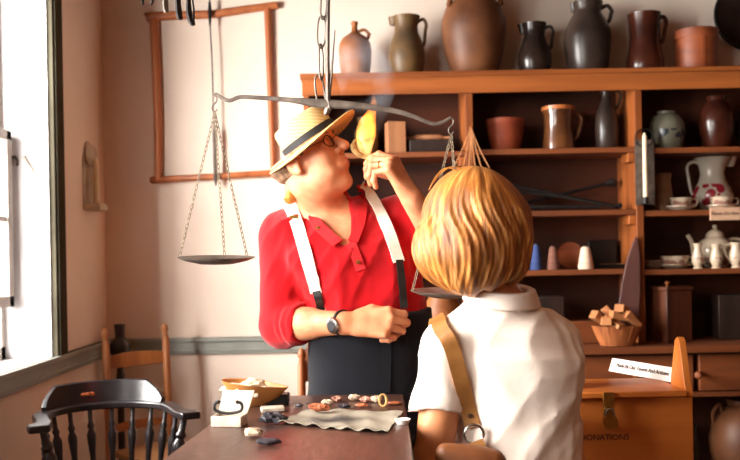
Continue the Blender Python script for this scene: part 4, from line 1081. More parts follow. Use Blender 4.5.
# crest
cp = []; hts = []
for i in range(25):
    f = i / 24; a_ = PI * (.14 + .72 * f)
    x, y = arc(a_, .262, .262); cp.append((x, y)); e = min(f, 1 - f)
    hts.append(.014 + .062 * min(1, e / .17) ** .8)
vs = []
for (x, y), h_ in zip(cp, hts):
    n_ = Vector((x, y - .02)).normalized()
    lean = .016 * h_ / .08
    for z, o in ((AZ + .023, -.012), (AZ + .023, .014), (AZ + .023 + h_ * .9, .014 + lean), (AZ + .023 + h_, .006 + lean), (AZ + .023 + h_ * .95, -.006 + lean)):
        vs.append(lc(x + n_.x * o, y + n_.y * o, z))
fs = []
for i in range(24):
    for k_ in range(5): fs.append((i * 5 + k_, (i + 1) * 5 + k_, (i + 1) * 5 + (k_ + 1) % 5, i * 5 + (k_ + 1) % 5))
fs += [(4, 3, 2, 1, 0), tuple(120 + k_ for k_ in range(5))]
cr = link('crest_rail', MB().add(vs, [tuple(reversed(f)) for f in fs]), M['black_paint'], wc)
cr_or = MB()
x, y = arc(PI * .56, .262, .262)
for s in (-1, 0, 1): cr_or.lathe([(0, 0), (.011, 0), (.009, .0012), (0, .0014)], 12, lc(x + s * .017 * 1 - .003, y - .0145 + .006 * abs(s) * .3, AZ + .055), frame(-fy), sx=1.0, sy=.6)
link('painted_flowers', cr_or, flat('orange_flower_paint', lin(170, 84, 44), .5), cr, label='faded orange painted flower on the crest')
for i, a_ in enumerate([PI * (.0 + j / 9) for j in range(0, 10)]):
    x, y = arc(a_, .262, .25)
    if i in (0, 9): x, y = (.262 if i == 0 else -.262), -.03
    sx, sy = x * .80, max(min(y * .74, .19), -.15)
    link('spindle', turned(lc(sx, sy, .455), lc(x, y, AZ + .001), SPN), M['black_paint'], wc)
for s in (-1, 1):
    link('arm_post', turned(lc(s * .195, -.13, .455), lc(s * .268, -.15, AZ + .001), [(f, r * 1.45) for f, r in SPN], 12), M['black_paint'], wc)
lp = {}
for sx in (-1, 1):
    for sy in (-1, 1):
        a_, b_ = lc(sx * .15, sy * .13, .435), lc(sx * .225, sy * .20, 0.0)
        lp[(sx, sy)] = (a_, b_)
        link('leg', turned(b_, a_, [(0, .012), (.18, .016), (.22, .011), (.28, .018), (.45, .021), (.62, .014), (.66, .019), (.8, .014), (1, .012)], 12), M['black_paint'], wc)
for sx in (-1, 1):
    a_ = lp[(sx, -1)][0].lerp(lp[(sx, -1)][1], .6); b_ = lp[(sx, 1)][0].lerp(lp[(sx, 1)][1], .6)
    link('stretcher', turned(a_, b_, [(0, .008), (.5, .014), (1, .008)]), M['black_paint'], wc)
m0 = lp[(-1, -1)][0].lerp(lp[(-1, -1)][1], .6).lerp(lp[(-1, 1)][0].lerp(lp[(-1, 1)][1], .6), .5); m1 = lp[(1, -1)][0].lerp(lp[(1, -1)][1], .6).lerp(lp[(1, 1)][0].lerp(lp[(1, 1)][1], .6), .5)
link('stretcher', turned(m0, m1, [(0, .008), (.5, .014), (1, .008)]), M['black_paint'], wc)

# ------------------------------------------------------------------ ladder-back chairs
def ladderback(A, B, depth, ztop_, zseat, label, slats, m):
    A = Vector(A); B = Vector(B); x = (B - A).normalized(); w = (B - A).length
    y = Vector((x.y, -x.x, 0))                       # towards the front of the chair
    o = (A + B) / 2 + y * depth / 2
    t_ = thing('ladderback_chair', (o.x, o.y, 0), label, 'chair')
    P_ = lambda u, v, z: A + x * u + y * v + Vector((0, 0, z))
    for u in (0, w):
        link('back_post', MB().tube([P_(u, 0, 0), P_(u, 0, zseat), P_(u, -.02, ztop_ - .07), P_(u, -.024, ztop_ - .045), P_(u, -.025, ztop_ - .03), P_(u, -.025, ztop_ - .012), P_(u, -.025, ztop_)], [.015, .017, .016, .011, .017, .014, .004], 12), m, t_)
    for u in (-.03, w + .03):
        link('leg', MB().tube([P_(u, depth, 0), P_(u, depth, zseat + .015)], [.015, .018], 12), m, t_)
    for z0, z1 in slats:
        vs = []
        for i in range(9):
            f = i / 8; bow = -.02 - .018 * math.sin(PI * f); zt_ = z1 - .012 * (1 - math.sin(PI * f))
            vs += [P_(w * f, bow, z0), P_(w * f, bow - .009, z0), P_(w * f, bow - .009, zt_), P_(w * f, bow, zt_)]
        fs = [(3, 2, 1, 0), (32, 33, 34, 35)]
        for i in range(8):
            for k_ in range(4): fs.append((i * 4 + k_, i * 4 + (k_ + 1) % 4, i * 4 + 4 + (k_ + 1) % 4, i * 4 + 4 + k_))
        link('slat', MB().add(vs, fs), m, t_, bevel=.002)
    link('seat', MB().prism([P_(0, .0, zseat - .012), P_(w, .0, zseat - .012), P_(w + .03, depth, zseat - .012), P_(-.03, depth, zseat - .012)], (0, 0, .026)), M['rush'], t_, bevel=.008)
    for (u0, v0, u1, v1, z) in ((0, 0, -.03, depth, .22), (w, 0, w + .03, depth, .22), (-.03, depth, w + .03, depth, .26), (0, 0, w, 0, .24), (-.03, depth, w + .03, depth, .14)):
        link('stretcher', MB().tube([P_(u0, v0, z), P_(u1, v1, z)], .009, 8), m, t_)
    return t_
pA = W(108, 330, 3.86); pB = W(168, 326, 4.10)
ladderback((pA.x, 3.86, 0), (pB.x, 4.10, 0), .36, 1.01, .47, 'honey wood ladder-back chair with rush seat in the corner by the chair rail', [(.83, .895), (.665, .71), (.55, .59)], M['chairwood'])
pA = W(300, 346, 3.45); pB = W(352, 346, 3.40)
ladderback((pA.x + .0, 3.45, 0), (pB.x + .08, 3.40, 0), .36, .95, .47, 'orange wooden ladder-back chair mostly hidden behind the man', [(.82, .915), (.70, .77), (.58, .64)], M['pine_v'])
# dark post stand in the corner
pp = W(119.5, 324, 4.2); zt_ = pp.z
t_ = thing('post_stand', (pp.x, 4.2, 0), 'black turned wooden post stand in the corner behind the honey chair', 'stand')
link('post', MB().lathe([(0, .05), (.024, .05), (.024, .3), (.016, .32), (.016, .72), (.021, .73), (.016, .74), (.021, .76), (.016, .78), (.016, .82), (.021, .84), (.046, .87), (.048, .91), (.030, .935), (.022, .945), (.024, zt_ - .03), (.026, zt_), (0, zt_)], 20, (pp.x, 4.2, 0)), M['black_paint'], t_)
for a_ in (.3, 2.4, 4.5):
    link('foot', MB().tube([(pp.x, 4.2, .12), (pp.x + .06 * math.cos(a_), 4.2 + .06 * math.sin(a_), .09), (pp.x + .12 * math.cos(a_), 4.2 + .10 * math.sin(a_), .014)], [.016, .014, .014], 10), M['black_paint'], t_)

# ------------------------------------------------------------------ hanging balance scale
BD = 2.20
def bp(px, py, d=BD): return W(px, py, d)
sc0 = bp(325, 105)
t_ = thing('balance_scale', (sc0.x, BD, sc0.z), 'hanging iron balance scale with long beam, chains and two pans', 'scale')
bm = [(213.5, 96), (216, 94), (222, 98), (230, 100.5), (240, 97), (256, 97.5), (290, 100), (322, 103.5), (360, 106), (395, 111), (415, 117), (425, 121), (434, 124), (443, 122), (451, 117.5)]
br = [1.2, 1.5, 1.9, 2.1, 2.0, 2.1, 2.5, 5.0, 3.4, 2.7, 2.2, 2.0, 1.9, 1.8, 1.5]
pts = [bp(*p) for p in bm]
k = BD / F
bz = bez(pts, 4); rr_ = []
for i in range(len(bz)):
    f = min(i / 4, len(br) - 1.0001); a_ = int(f); rr_.append((br[a_] * (1 - f + a_) + br[a_ + 1] * (f - a_)) * k)
link('beam', MB().tube(bz, rr_, 8, up=(0, 0, 1), flat_=.55), M['iron'], t_)
link('pointer', MB().tube([bp(328, 104), bp(331, 80), bp(335, 30)], [2.0 * k, 1.4 * k, .5 * k], 8), M['iron'], t_)
link('fork', MB().tube([bp(328, 108), bp(327, 112), bp(325, 115)], [3.2 * k, 3.4 * k, 1.5 * k], 8).tube([bp(330, 110), bp(328, 100), bp(327.5, 60), bp(328, 2), bp(328.4, -6)], [2.6 * k, 2.6 * k, 2.2 * k, 2.1 * k, 2.4 * k], 8), M['iron'], t_)
tz = bp(328, -8)
link('hanging_iron', MB().tube([bp(328.4, -5), bp(328.5, -9), (tz.x, BD, BZ + .03)], [2.5 * k, 2.0 * k, 1.6 * k], 8), M['iron'], t_)
def oval(c, hw, hh, r, ang, n=20, tilt=0.0):
    """long chain link: c centre, half width, half height, wire radius, turned by ang about z"""
    out = []
    for i in range(n):
        a_ = 2 * PI * i / n; x = hw * math.cos(a_); z = hh * math.copysign(abs(math.sin(a_)) ** .7, math.sin(a_))
        v = Matrix.Rotation(tilt, 3, 'Y') @ Vector((x, 0, z))
        out.append(Vector(c) + rotz(ang) @ v)
    return MB().tube(out, r, 7, closed=True)
for (px, y0, y1, hw, ang, tl) in ((324, -18, 20, 4.2, .8, .12), (321.5, 16, 48, 4.2, .25, .05), (321, 44, 80, 3.6, 1.0, 0), (320, 75, 107, 4.6, .35, -.12)):
    link('chain_link', oval(bp(px, (y0 + y1) / 2), hw * k, (y1 - y0) / 2 * k, 1.0 * k, ang, tilt=tl), M['iron'], t_)
c = bp(326, -30)
link('chain_link', oval(bp(325.5, -36), 4.2 * k, 22 * k, 1.0 * k, .2), M['iron'], t_)
def chain(a, b, link_len=.0155, r=.0011, hw=.0034):
    a, b = Vector(a), Vector(b); L_ = (b - a).length; n = max(3, int(L_ / (link_len * .78))); dirn = (b - a).normalized()
    mb = MB(); o1 = dirn.orthogonal().normalized(); o2 = dirn.cross(o1)
    for i in range(n):
        c = a.lerp(b, (i + .5) / n); s = o1 if i % 2 else o2
        pts = [c + s * (hw * math.cos(q)) + dirn * (L_ / n * .64 * math.sin(q)) for q in [2 * PI * j / 8 for j in range(8)]]
        mb.tube(pts, r, 5, closed=True)
    return mb
def pan(hook_px, hook_py, cx, cy, half, wire, dd):
    hk = bp(hook_px, hook_py)
    s = MB().tube(bez([hk + Vector((0, 0, .004)), hk + Vector((.006, 0, -.002)), hk + Vector((.004, 0, -.012)), hk + Vector((-.004, 0, -.020)), hk + Vector((-.006, 0, -.030)), hk + Vector((0, 0, -.036)), hk + Vector((.006, 0, -.030))], 4), .0018, 7)
    link('hook', s, M['iron'], t_)
    top = hk + Vector((.0, 0, -.038))
    c = bp(cx, cy); c.y = BD; R = half * k
    prof = [(0, -.018), (R * .45, -.0155), (R * .8, -.008), (R, 0), (R * 1.01, .0015), (R * .97, .001), (R * .78, -.006), (R * .4, -.013), (0, -.0155)]
    pn = link('pan', MB().lathe(prof, 36, c, frame((.02, -.05, 1))), M['iron'], t_)
    for a_ in wire:
        e = c + Vector((R * .97 * math.cos(a_), R * .97 * math.sin(a_), .002))
        link('pan_chain', chain(top, e), M['chain'], t_)
pan(214.5, 97, 216.5, 257.5, 38.5, (PI * .99, -PI * .38, PI * .24), BD)
pan(451, 119.5, 449, 291, 38, (PI * 1.03, PI * 1.6, PI * .3), BD)

# tools hanging from the ceiling beam
def htool(name, label, px, bot, w, m, d, shape):
    b = W(px, bot, d); k = d / F
    t_ = thing(name, (b.x, d, b.z), label, 'tool', 'iron tools hanging from the ceiling beam')
    for s in shape:
        link(s[0], MB().tube([W(px + x, bot + y, d) for x, y, r in s[1]] + ([(W(px + s[1][-1][0], 0, d).x, d, BZ + .01)] if s[2] else []), [r * k for x, y, r in s[1]] + ([s[1][-1][2] * k] if s[2] else []), 8, flat_=.6), m, t_)
htool('iron_hook', 'pair of short dark iron prongs hanging at top left, shortest of the hanging tools', 148, 5, 4, M['darkiron'], 2.3, [('prong', [(-5, 0, 1.0), (-5.5, -4, 1.8), (-3, -12, 1.6), (-1, -26, 1.5)], True), ('prong', [(3, 0, 1.0), (4.5, -4, 1.8), (3, -12, 1.6), (0, -24, 1.5)], False)])
htool('strap_hinge', 'pale grey iron strap hanging left of two dark tools at top', 166.5, 12.5, 4, M['iron'], 2.3, [('strap', [(0, 0, 2.6), (-1, -4, 3.6), (-1.5, -20, 3.4), (0, -40, 2)], True)])
htool('iron_tongs', 'dark flat iron bar end hanging in front of wooden frame top rail', 179, 19.5, 4, M['darkiron'], 2.3, [('bar', [(1, 0, 3.2), (0, -5, 4.0), (-1, -16, 3.4), (0, -40, 2)], True)])
htool('iron_ladle', 'dark iron tool with hooked foot hanging lowest at top left', 190, 25.5, 4, M['darkiron'], 2.3, [('bar', [(3.5, 0, 2.5), (1.5, -4, 4.2), (-1, -12, 3.6), (-2, -40, 2)], True), ('rod', [(3.5, -6, 1.5), (3.8, -16, 1.2), (1, -38, 1.2)], False)])

# ------------------------------------------------------------------ donation box
D0, D1 = 2.22, 2.44
zl = onz = zat(690, 391.5, D0)
bx0 = W(556, 400, D0).x; bx1 = W(693, 400, D0).x; zb0 = zl - .30
t_ = thing('donation_box', ((bx0 + bx1) / 2, (D0 + D1) / 2, zb0), 'orange oak donation box with brass hasp behind the woman', 'donation box')
link('box_body', MB().box((bx0, D0, zb0), (bx1, D1, zl - .012)), M['box_oak'], t_, bevel=.003)
ld = link('lid', MB().box((bx0 - .004, D0 - .012, zl - .0118), (bx1 - .018, D1 + .004, zl + .004)), M['box_oak'], t_, bevel=.003)
ga = [(bx1 - .017, D0 - .004, zl - .011), (bx1 - .017, D0 + .012, zl + .02), (bx1 - .017, D0 + .045, zl + .122), (bx1 - .017, D0 + .06, zl + .130), (bx1 - .017, D0 + .078, zl + .120), (bx1 - .017, D0 + .112, zl + .02), (bx1 - .017, D0 + .115, zl - .011)]
link('side_gable', MB().prism(ga, (.018, 0, 0)), M['box_oak'], t_, bevel=.002)
link('side_gable', MB().prism([Vector(p) + Vector((bx0 - bx1 - .0055, 0, 0)) for p in ga], (.018, 0, 0)), M['box_oak'], t_, bevel=.002)
hx = W(607, 400, D0).x; k = D0 / F
hs = link('hasp', MB().box((hx - 5.5 * k, D0 - .016, zl - 30 * k), (hx + 5.5 * k, D0 - .0125, zl + .004)).box((hx - 5.5 * k, D0 - .0125, zl - 30 * k), (hx - 2 * k, D0 + .001, zl - 24 * k)), M['brass'], t_, bevel=.001)
pl_ = MB().lathe([(0, -.007), (7 * k, -.0065), (7.6 * k, 0), (7 * k, .0065), (0, .007)], 20, (hx + .5 * k, D0 - .024, zl - 27 * k), frame((0, -1, 0)), sy=1.05)
pdl = thing('padlock', (hx, D0 - .024, zl - 36 * k), 'small bright padlock closing the hasp of the donation box', 'padlock')
link('lock_body', pl_, M['brass'], pdl)
link('shackle', MB().tube([(hx + 4.5 * k * math.cos(a_) , D0 - .024, zl - 21 * k + 7 * k * math.sin(a_)) for a_ in [PI * i / 10 for i in range(11)]], 1.2 * k, 8), M['steel'], pdl)
text_mesh('DONATIONS', .0205, M['ink'], (W(604.5, 437.5, D0).x, D0 - .0005, zat(604, 437.5, D0)), Matrix.Rotation(PI / 2, 3, 'X'), t_)
# stand below the box
st_ = thing('side_stand', ((bx0 + bx1) / 2, (D0 + D1) / 2, 0), 'plain dark wooden stand carrying the donation box', 'stand')
link('top', MB().box((bx0 - .03, D0 - .03, zb0 - .03), (bx1 + .03, D1 + .05, zb0 - .0005)), M['tablewood'], st_, bevel=.003)
for x in (bx0 - .01, bx1 - .025):
    for y in (D0 - .01, D1 - .005):
        link('leg', MB().box((x, y, 0), (x + .035, y + .035, zb0 - .031)), M['tablewood'], st_, bevel=.002)
# tent card on the lid
zc_ = zl + .0055
a = onplane(609, 371, zc_); b = onplane(676, 383.2, zc_)
a.z = b.z = zc_
dv = (b - a); dvn = dv.normalized(); nv = Vector((-dvn.y, dvn.x, 0))
hgt = .036
t_ = thing('tent_card', ((a.x + b.x) / 2, (a.y + b.y) / 2, zc_), 'white lettered card block leaning back on the lid of the donation box', 'sign')
ov = dvn * .007
up = Vector((0, 0, hgt)) + nv * .014
mb = MB(); mb.prism([a, a + up, a + nv * .042, ], dv)
link('card_block', mb, M['box_oak'], t_)
f0 = a - nv * .0012 + Vector((0, 0, .0006))
link('card_face', MB().prism([f0, f0 + dv, f0 + dv + up + ov * .0, f0 + up], -(up.cross(dvn).normalized() * -.0010)), M['card'], t_)
zN = dvn.cross(up).normalized()
R = Matrix((dvn, up.normalized(), zN)).transposed()
text_mesh('Made By Our Tavern And Artisans', dv.length / 18, M['ink'], (a + b) / 2 + up * .52 + zN * .0042, R, t_)
# ------------------------------------------------------------------ people
def ortho(Fw, U):
    Fw = Vector(Fw).normalized(); U = Vector(U); U = (U - Fw * U.dot(Fw)).normalized()
    return Fw.cross(U), Fw, U
def Rm(cols): return np.array([[c[i] for c in cols] for i in range(3)], dtype=np.float32)
def head_sdf(P, o, R, s=1.0, male=True):
    q = (P - np.array(o, dtype=np.float32)) @ R / s
    qa = q.copy(); qa[..., 0] = np.abs(qa[..., 0])
    d = ell(q, (0, -.012, .038), (.074, .094, .088))
    d = smin(d, ell(q, (0, .030, -.028), (.060, .066, .086)), .03)
    d = smin(d, ell(qa, (.030, .020, -.070), (.034, .055, .034)), .025)          # jaw
    d = smin(d, ell(q, (0, .068, -.100), (.024, .022, .020)), .020)             # chin
    if male: d = smin(d, ell(q, (0, .026, -.094), (.036, .042, .020)), .03)      # full under the chin
    d = smin(d, ell(qa, (.036, .064, -.022), (.026, .024, .026)), .018)          # cheek
    d = smin(d, cone(qa, (.010, .090, .034), (.042, .078, .034), .010, .008), .012)   # brow
    d = smax(d, -ell(qa, (.031, .101, .012), (.019, .016, .013)), .009)          # eye socket
    d = smin(d, ell(qa, (.031, .080, .010), (.015, .013, .012)), .003)           # lids
    d = smin(d, cone(q, (0, .093, .026), (0, .119, -.018), .0075, .0125), .008)   # nose
    d = smin(d, ell(qa, (.012, .100, -.022), (.008, .010, .008)), .006)
    d = smin(d, ell(q, (0, .090, -.055), (.026, .014, .020)), .012)              # mouth mound
    d = smin(d, cone(qa, (0, .1035, -.050), (.018, .095, -.052), .0045, .002), .004)
    d = smin(d, cone(qa, (0, .102, -.061), (.016, .094, -.059), .0055, .002), .004)
    d = smax(d, -cone(qa, (0, .109, -.0555), (.020, .098, -.0555), .0016, .0010), .003)
    e = ell(qa, (.076, -.006, .000), (.010, .020, .032))
    e = smax(e, -ell(qa, (.088, -.002, .002), (.008, .011, .020)), .006)
    e = smin(e, ell(qa, (.079, .002, -.026), (.006, .009, .010)), .006)
    d = smin(d, e, .006)
    return d * s
def hand_sdf(P, w, T, D, N, s, curls, thumb, spread=.0):
    R = Rm((T, D, N)); q = (P - np.array(w, dtype=np.float32)) @ R / s
    xs = (.030, .010, -.010, -.028); top = (.090, .095, .090, .080)
    l = ((.045, .026, .020), (.050, .030, .021), (.046, .028, .021), (.036, .021, .018))
    d = cone(q, (0, -.02, 0), (0, .02, 0), .024, .026, ((0, 0, 1), 1.25))
    for x, t in zip(xs, top): d = smin(d, cone(q, (x * .55, .015, -.002), (x, t, 0), .0150, .0120), .012)
    d = smin(d, ell(q, (.024, .035, -.012), (.017, .028, .014)), .012)
    fd = None
    for i in range(4):
        c = curls[i] if isinstance(curls[0], (list, tuple)) else curls
        p = Vector((xs[i], top[i], 0)); a = 0; r = (.0098, .0102, .0098, .0086)[i]
        for j in range(3):
            a += math.radians(c[j]); v = Vector((spread * xs[i] * 10 * math.cos(a), math.cos(a), -math.sin(a))).normalized()
            n = p + v * l[i][j]
            g = cone(q, p, n, r * (1 - .07 * j), r * (1 - .07 * (j + 1)))
            g = np.minimum(g, ell(q, tuple(p), (r * 1.08,) * 3)) if j else g
            fd = g if fd is None else smin(fd, g, .0015)
            p = n
        r_ = None
    d = smin(d, fd, .005)
    tp_ = None
    for a, b, ra, rb in zip(thumb, thumb[1:], (.0145, .0118, .0105), (.0120, .0105, .0085)):
        g = cone(q, a, b, ra, rb); tp_ = g if tp_ is None else smin(tp_, g, .003)
    return smin(d, tp_, .007) * s
def box_of(*pts, pad=.05):
    a = np.array([tuple(p) for p in pts]); return a.min(0) - pad, a.max(0) + pad
def shoes(parent, pts, m):
    for x, y, a in pts:
        mb = MB(); vs = []; n = 16; fs = []
        for z, s in ((0, .96), (.02, 1.0), (.05, .95), (.085, .62)):
            for i in range(n):
                t = 2 * PI * i / n; u = .048 * math.cos(t) * s; v = .135 * math.sin(t) * (s if z < .06 else .45) - (.055 if z > .06 else 0)
                q = rotz(a) @ Vector((u, -v, 0)); vs.append((x + q.x, y + q.y, z + .001))
        for i in range(3):
            for j in range(n): fs.append((i * n + j, i * n + (j + 1) % n, (i + 1) * n + (j + 1) % n, (i + 1) * n + j))
        fs += [tuple(range(n - 1, -1, -1)), tuple(range(3 * n, 4 * n))]
        link('shoe', mb.add(vs, fs), m, parent)

# ---- the man
MD = 2.50
man = thing('person', (0.0, MD, 0), 'person in straw hat, red shirt and white suspenders holding up burning tinder', 'person')
fR, fF, fU = ortho((.80, -.42, .43), (-.45, .05, .89))
HR = Rm((fR, fF, fU)); HS = 1.0
ear = W(293.5, 163, 2.36)
ho = ear - (fR * .08 * HS)
hR, hF, hU = ortho((.76, -.42, .46), (-.64, .0, .77))
hc = W(311, 141.5, 2.435); HK = .89
hM = Matrix((hR, hF, hU)).transposed()
def hl(x, y, z): return ho + (fR * x + fF * y + fU * z) * HS
nb = W(330, 214, 2.50)
shR = W(283, 236, 2.50); elR = W(283, 324, 2.50); wrR = W(345, 323, 2.31)
shL = W(400, 220, 2.53); elL = W(455, 266, 2.42); wrL = W(412, 199, 2.32)
def T_(py, pxc, rx, cy, ry): p = W(pxc, py, MD); return (p.z, p.x, cy, rx, ry)
msec = [T_(350, 371, .150, 2.50, .115), T_(310, 369, .166, 2.495, .140), T_(285, 361, .176, 2.49, .148), T_(256, 350, .186, 2.49, .142), T_(236, 345, .185, 2.50, .125), T_(218, 342, .160, 2.505, .098), T_(207, 339, .105, 2.51, .075), T_(200, 336, .06, 2.51, .06)]
def man_torso(P):
    d = loft(P, msec)
    d = smin(d, cone(P, nb + Vector((.02, .02, -.02)), shL, .05, .060), .05)
    d = smin(d, cone(P, nb + Vector((-.02, .02, -.02)), shR, .05, .062), .05)
    return d
handR = dict(w=wrR + Vector((.016, -.006, -.002)), D=Vector((.985, -.12, .02)).normalized())
Nr = Vector((.0, -.92, .38)); Nr = (Nr - handR['D'] * Nr.dot(handR['D'])).normalized(); Tr = Nr.cross(handR['D'])
DL = Vector((-.50, -.08, .86)).normalized(); NL = Vector((.80, -.50, .30)); NL = (NL - DL * NL.dot(DL)).normalized(); TL = DL.cross(NL)
wL = wrL + DL * .012
crl = ((42, 42, 22), (58, 58, 28), (66, 62, 30), (72, 62, 30))
crr = ((38, 68, 42), (44, 74, 42), (50, 76, 42), (56, 74, 40))
def armR(P):
    d = cone(P, elR, wrR, .047, .029)
    d = smin(d, cone(P, elR.lerp(wrR, .12), elR.lerp(wrR, .45), .046, .040), .02)
    return smin(d, hand_sdf(P, handR['w'], Tr, handR['D'], Nr, 1.06, crr, ((.024, .018, -.006), (.040, .048, -.010), (.036, .078, -.016), (.026, .098, -.024))), .014)
def armL(P):
    d = cone(P, elL, wrL, .046, .029)
    d = smin(d, cone(P, elL.lerp(wrL, .12), elL.lerp(wrL, .5), .045, .039), .02)
    return smin(d, hand_sdf(P, wL, TL, DL, NL, 1.05, crl, ((.024, .018, -.006), (.040, .050, -.024), (.034, .072, -.046), (.026, .088, -.062))), .014)
def man_head(P):
    d = head_sdf(P, ho, HR, HS)
    nk = cone(P, hl(0, -.022, -.050), nb + Vector((.0, .005, -.01)), .061, .066)
    q = (P - np.array(hc, dtype=np.float32)) @ Rm((hR, hF, hU))
    rad = np.sqrt((q[..., 0] / .93) ** 2 + (q[..., 1] / 1.10) ** 2)
    d = np.maximum(d, np.minimum(q[..., 2], np.maximum(rad - .076 * HK, q[..., 2] - .060)))       # the scalp stays inside the hat
    d = smin(d, nk, .025)
    t = man_torso(P) + .012
    return smin(d, t, .03)
def man_body(P):
    d = man_torso(P) + .012
    d = np.minimum(d, cone(P, shR, elR, .055, .048)); d = np.minimum(d, cone(P, shL, elL, .055, .048))
    d = smin(d, cone(P, (.0 - .085, 2.50, .93), (-.10, 2.50, .5), .085, .062), .03)
    d = smin(d, cone(P, (.085, 2.50, .93), (.11, 2.50, .5), .085, .062), .03)
    d = smin(d, cone(P, (-.10, 2.50, .5), (-.11, 2.52, .08), .058, .04), .02)
    return smin(d, cone(P, (.11, 2.50, .5), (.12, 2.52, .08), .058, .04), .02)
g1 = box_of(ho, nb, pad=.15)
link_pts = [armR, armL]
lo1, hi1 = box_of(elR, wrR, wrR + Vector((.15, 0, 0)), pad=.06)
lo2, hi2 = box_of(elL, wrL, wrL + DL * .14 - NL * .05, pad=.06)
lo3, hi3 = box_of(shR, shL, elR, elL, Vector((-.1, 2.5, .05)), pad=.13)
sdf_obj('body', [(man_head, g1[0], g1[1], .0034), (armR, lo1, hi1, .0030), (armL, lo2, hi2, .0030), (man_body, lo3, hi3, .014)], M['skin_man'], man)
for s in (-1, 1):
    e = link('eye', MB().lathe([(0, -.0105), (.0074, -.0074), (.0105, 0), (.0074, .0074), (0, .0105)], 20, hl(s * .031, .0815, .0105)), M['eye_white'], man, smooth=180)
    link('iris', MB().lathe([(0, .0095), (.0045, .0098), (.004, .0106), (0, .0109)], 14, hl(s * .031, .0815, .0105), frame(fF * .99 - fU * .15)), M['iris'], e)
def lips(P):
    q = (P - np.array(ho, dtype=np.float32)) @ HR / HS; qa = q.copy(); qa[..., 0] = np.abs(qa[..., 0])
    d = cone(qa, (0, .1035, -.0500), (.018, .095, -.0515), .0052, .0024); d = np.minimum(d, cone(qa, (0, .1020, -.0610), (.016, .094, -.0595), .0062, .0026))
    return smax(d, -cone(qa, (0, .109, -.0555), (.020, .098, -.0555), .0016, .0010), .001)
sdf_obj('lips', [(lips, *box_of(hl(0, .098, -.056), pad=.032), .0016)], M['lip'], man)
for s in (-1, 1):
    link('eyebrow', MB().tube(bez([hl(s * .012, .099, .031), hl(s * .030, .095, .038), hl(s * .047, .082, .032)], 5), [.0022] * 3 + [.0036] * 5 + [.0018] * 3, 6), M['grey_hair'], man)
# shirt
shV = W(344, 240, 2.35)
def man_shirt(P, open_=True):
    d = man_torso(P)
    up1 = cone(P, shR, elR, .066, .066)
    up1 = smin(up1, cone(P, elR, elR.lerp(wrR, .24), .064, .058), .02)
    up2 = cone(P, shL, elL, .064, .062)
    up2 = smin(up2, cone(P, elL, elL.lerp(wrL, .10), .060, .056), .02)
    d = smin(d, up1, .025); d = smin(d, up2, .03)
    d = smin(d, cone(P, nb + Vector((-.01, .025, -.012)), nb + Vector((-.012, .03, .03)), .075, .070), .02)
    d = d + crease(P, 3, 20, .019, (.15, 0, 1)) + crease(P, 5, 42, .0065, (.35, 0, 1))
    # cuffs rolled thick
    for e_, w_, f in ((elR, wrR, .24), (elL, wrL, .10)):
        c = e_.lerp(w_, f); ax = (w_ - e_).normalized()
        q = P - np.array(c, dtype=np.float32); h = q @ np.array(ax, dtype=np.float32)
        rad = np.sqrt(np.maximum((q ** 2).sum(-1) - h * h, 0))
        rr = .056 + .004 * np.sin(h * 260)
        d = smin(d, np.sqrt((rad - rr + .010) ** 2 + (np.maximum(np.abs(h) - .016, 0)) ** 2) - .012, .006)
        d = smax(d, -np.maximum(rad - .044, np.abs(h - .05) - .055), .003)
    if open_:
        v = cone(P, nb + Vector((0, -.10, .05)), shV + Vector((0, .03, .0)), .088, .016)
        d = smax(d, -v, .004)
        d = smax(d, -cone(P, nb + Vector((0, 0, -.02)), hl(0, -.03, -.07), .064, .068), .004)
    return d
ls, hs_ = box_of(shR, shL, elR, elL, nb, Vector((0, 2.5, 1.08)), pad=.11)
hs_[2] = nb.z + .09
sdf_obj('shirt', [(man_shirt, ls, hs_, .0062)], M['red'], man)
# collar flaps either side of the opening
def on_shirt(px, py, off=.004, fn=man_shirt, d0=2.1):
    o = Vector((0, 0, H)); t = W(px, py, d0); dr = (t - o).normalized()
    p = hit(fn, t, dr, .6, off); return p
def strap(name, pix, width, thick, m, parent, fn, off=.003, label=None, n=6, d0=2.1):
    ps = [on_shirt(x, y, off, fn, d0) for x, y in pix]
    ps = bez(ps, n); nr = []
    for p in ps:
        g = grad(fn, p); g = (g + Vector((0, -.8, .1))).normalized(); nr.append(g)
    return link(name, ribbon(ps, nr, width, thick), m, parent, smooth=60, label=label)
fn_c = lambda P: man_shirt(P, True)
colm = mat('red_collar', lin(214, 22, 32), lin(190, 12, 22), rough=.8, scale=9)
def flap(pix, w):
    ps = bez([on_shirt(x, y, .004) for x, y in pix], 5)
    return ribbon(ps, [(grad(fn_c, p) + Vector((0, -.6, .3))).normalized() for p in ps], w, .006)
link('collar', flap([(303, 194), (307, 208), (315, 222), (326, 233), (338, 244)], .028), colm, man, smooth=60)
link('collar', flap([(362, 186), (363, 197), (362, 211), (359, 226), (353, 242)], .026), colm, man, smooth=60)
strap('placket', [(351, 243), (356, 256), (361, 270)], .026, .002, colm, man, fn_c, .002)
for x, y in ((318, 228), (336, 235.5), (358, 262)):
    p = on_shirt(x, y, .011); link('button', MB().lathe([(0, 0), (.0055, 0), (.0055, .002), (0, .0025)], 12, p, frame((0, -1, 0))), M['brass'], man)
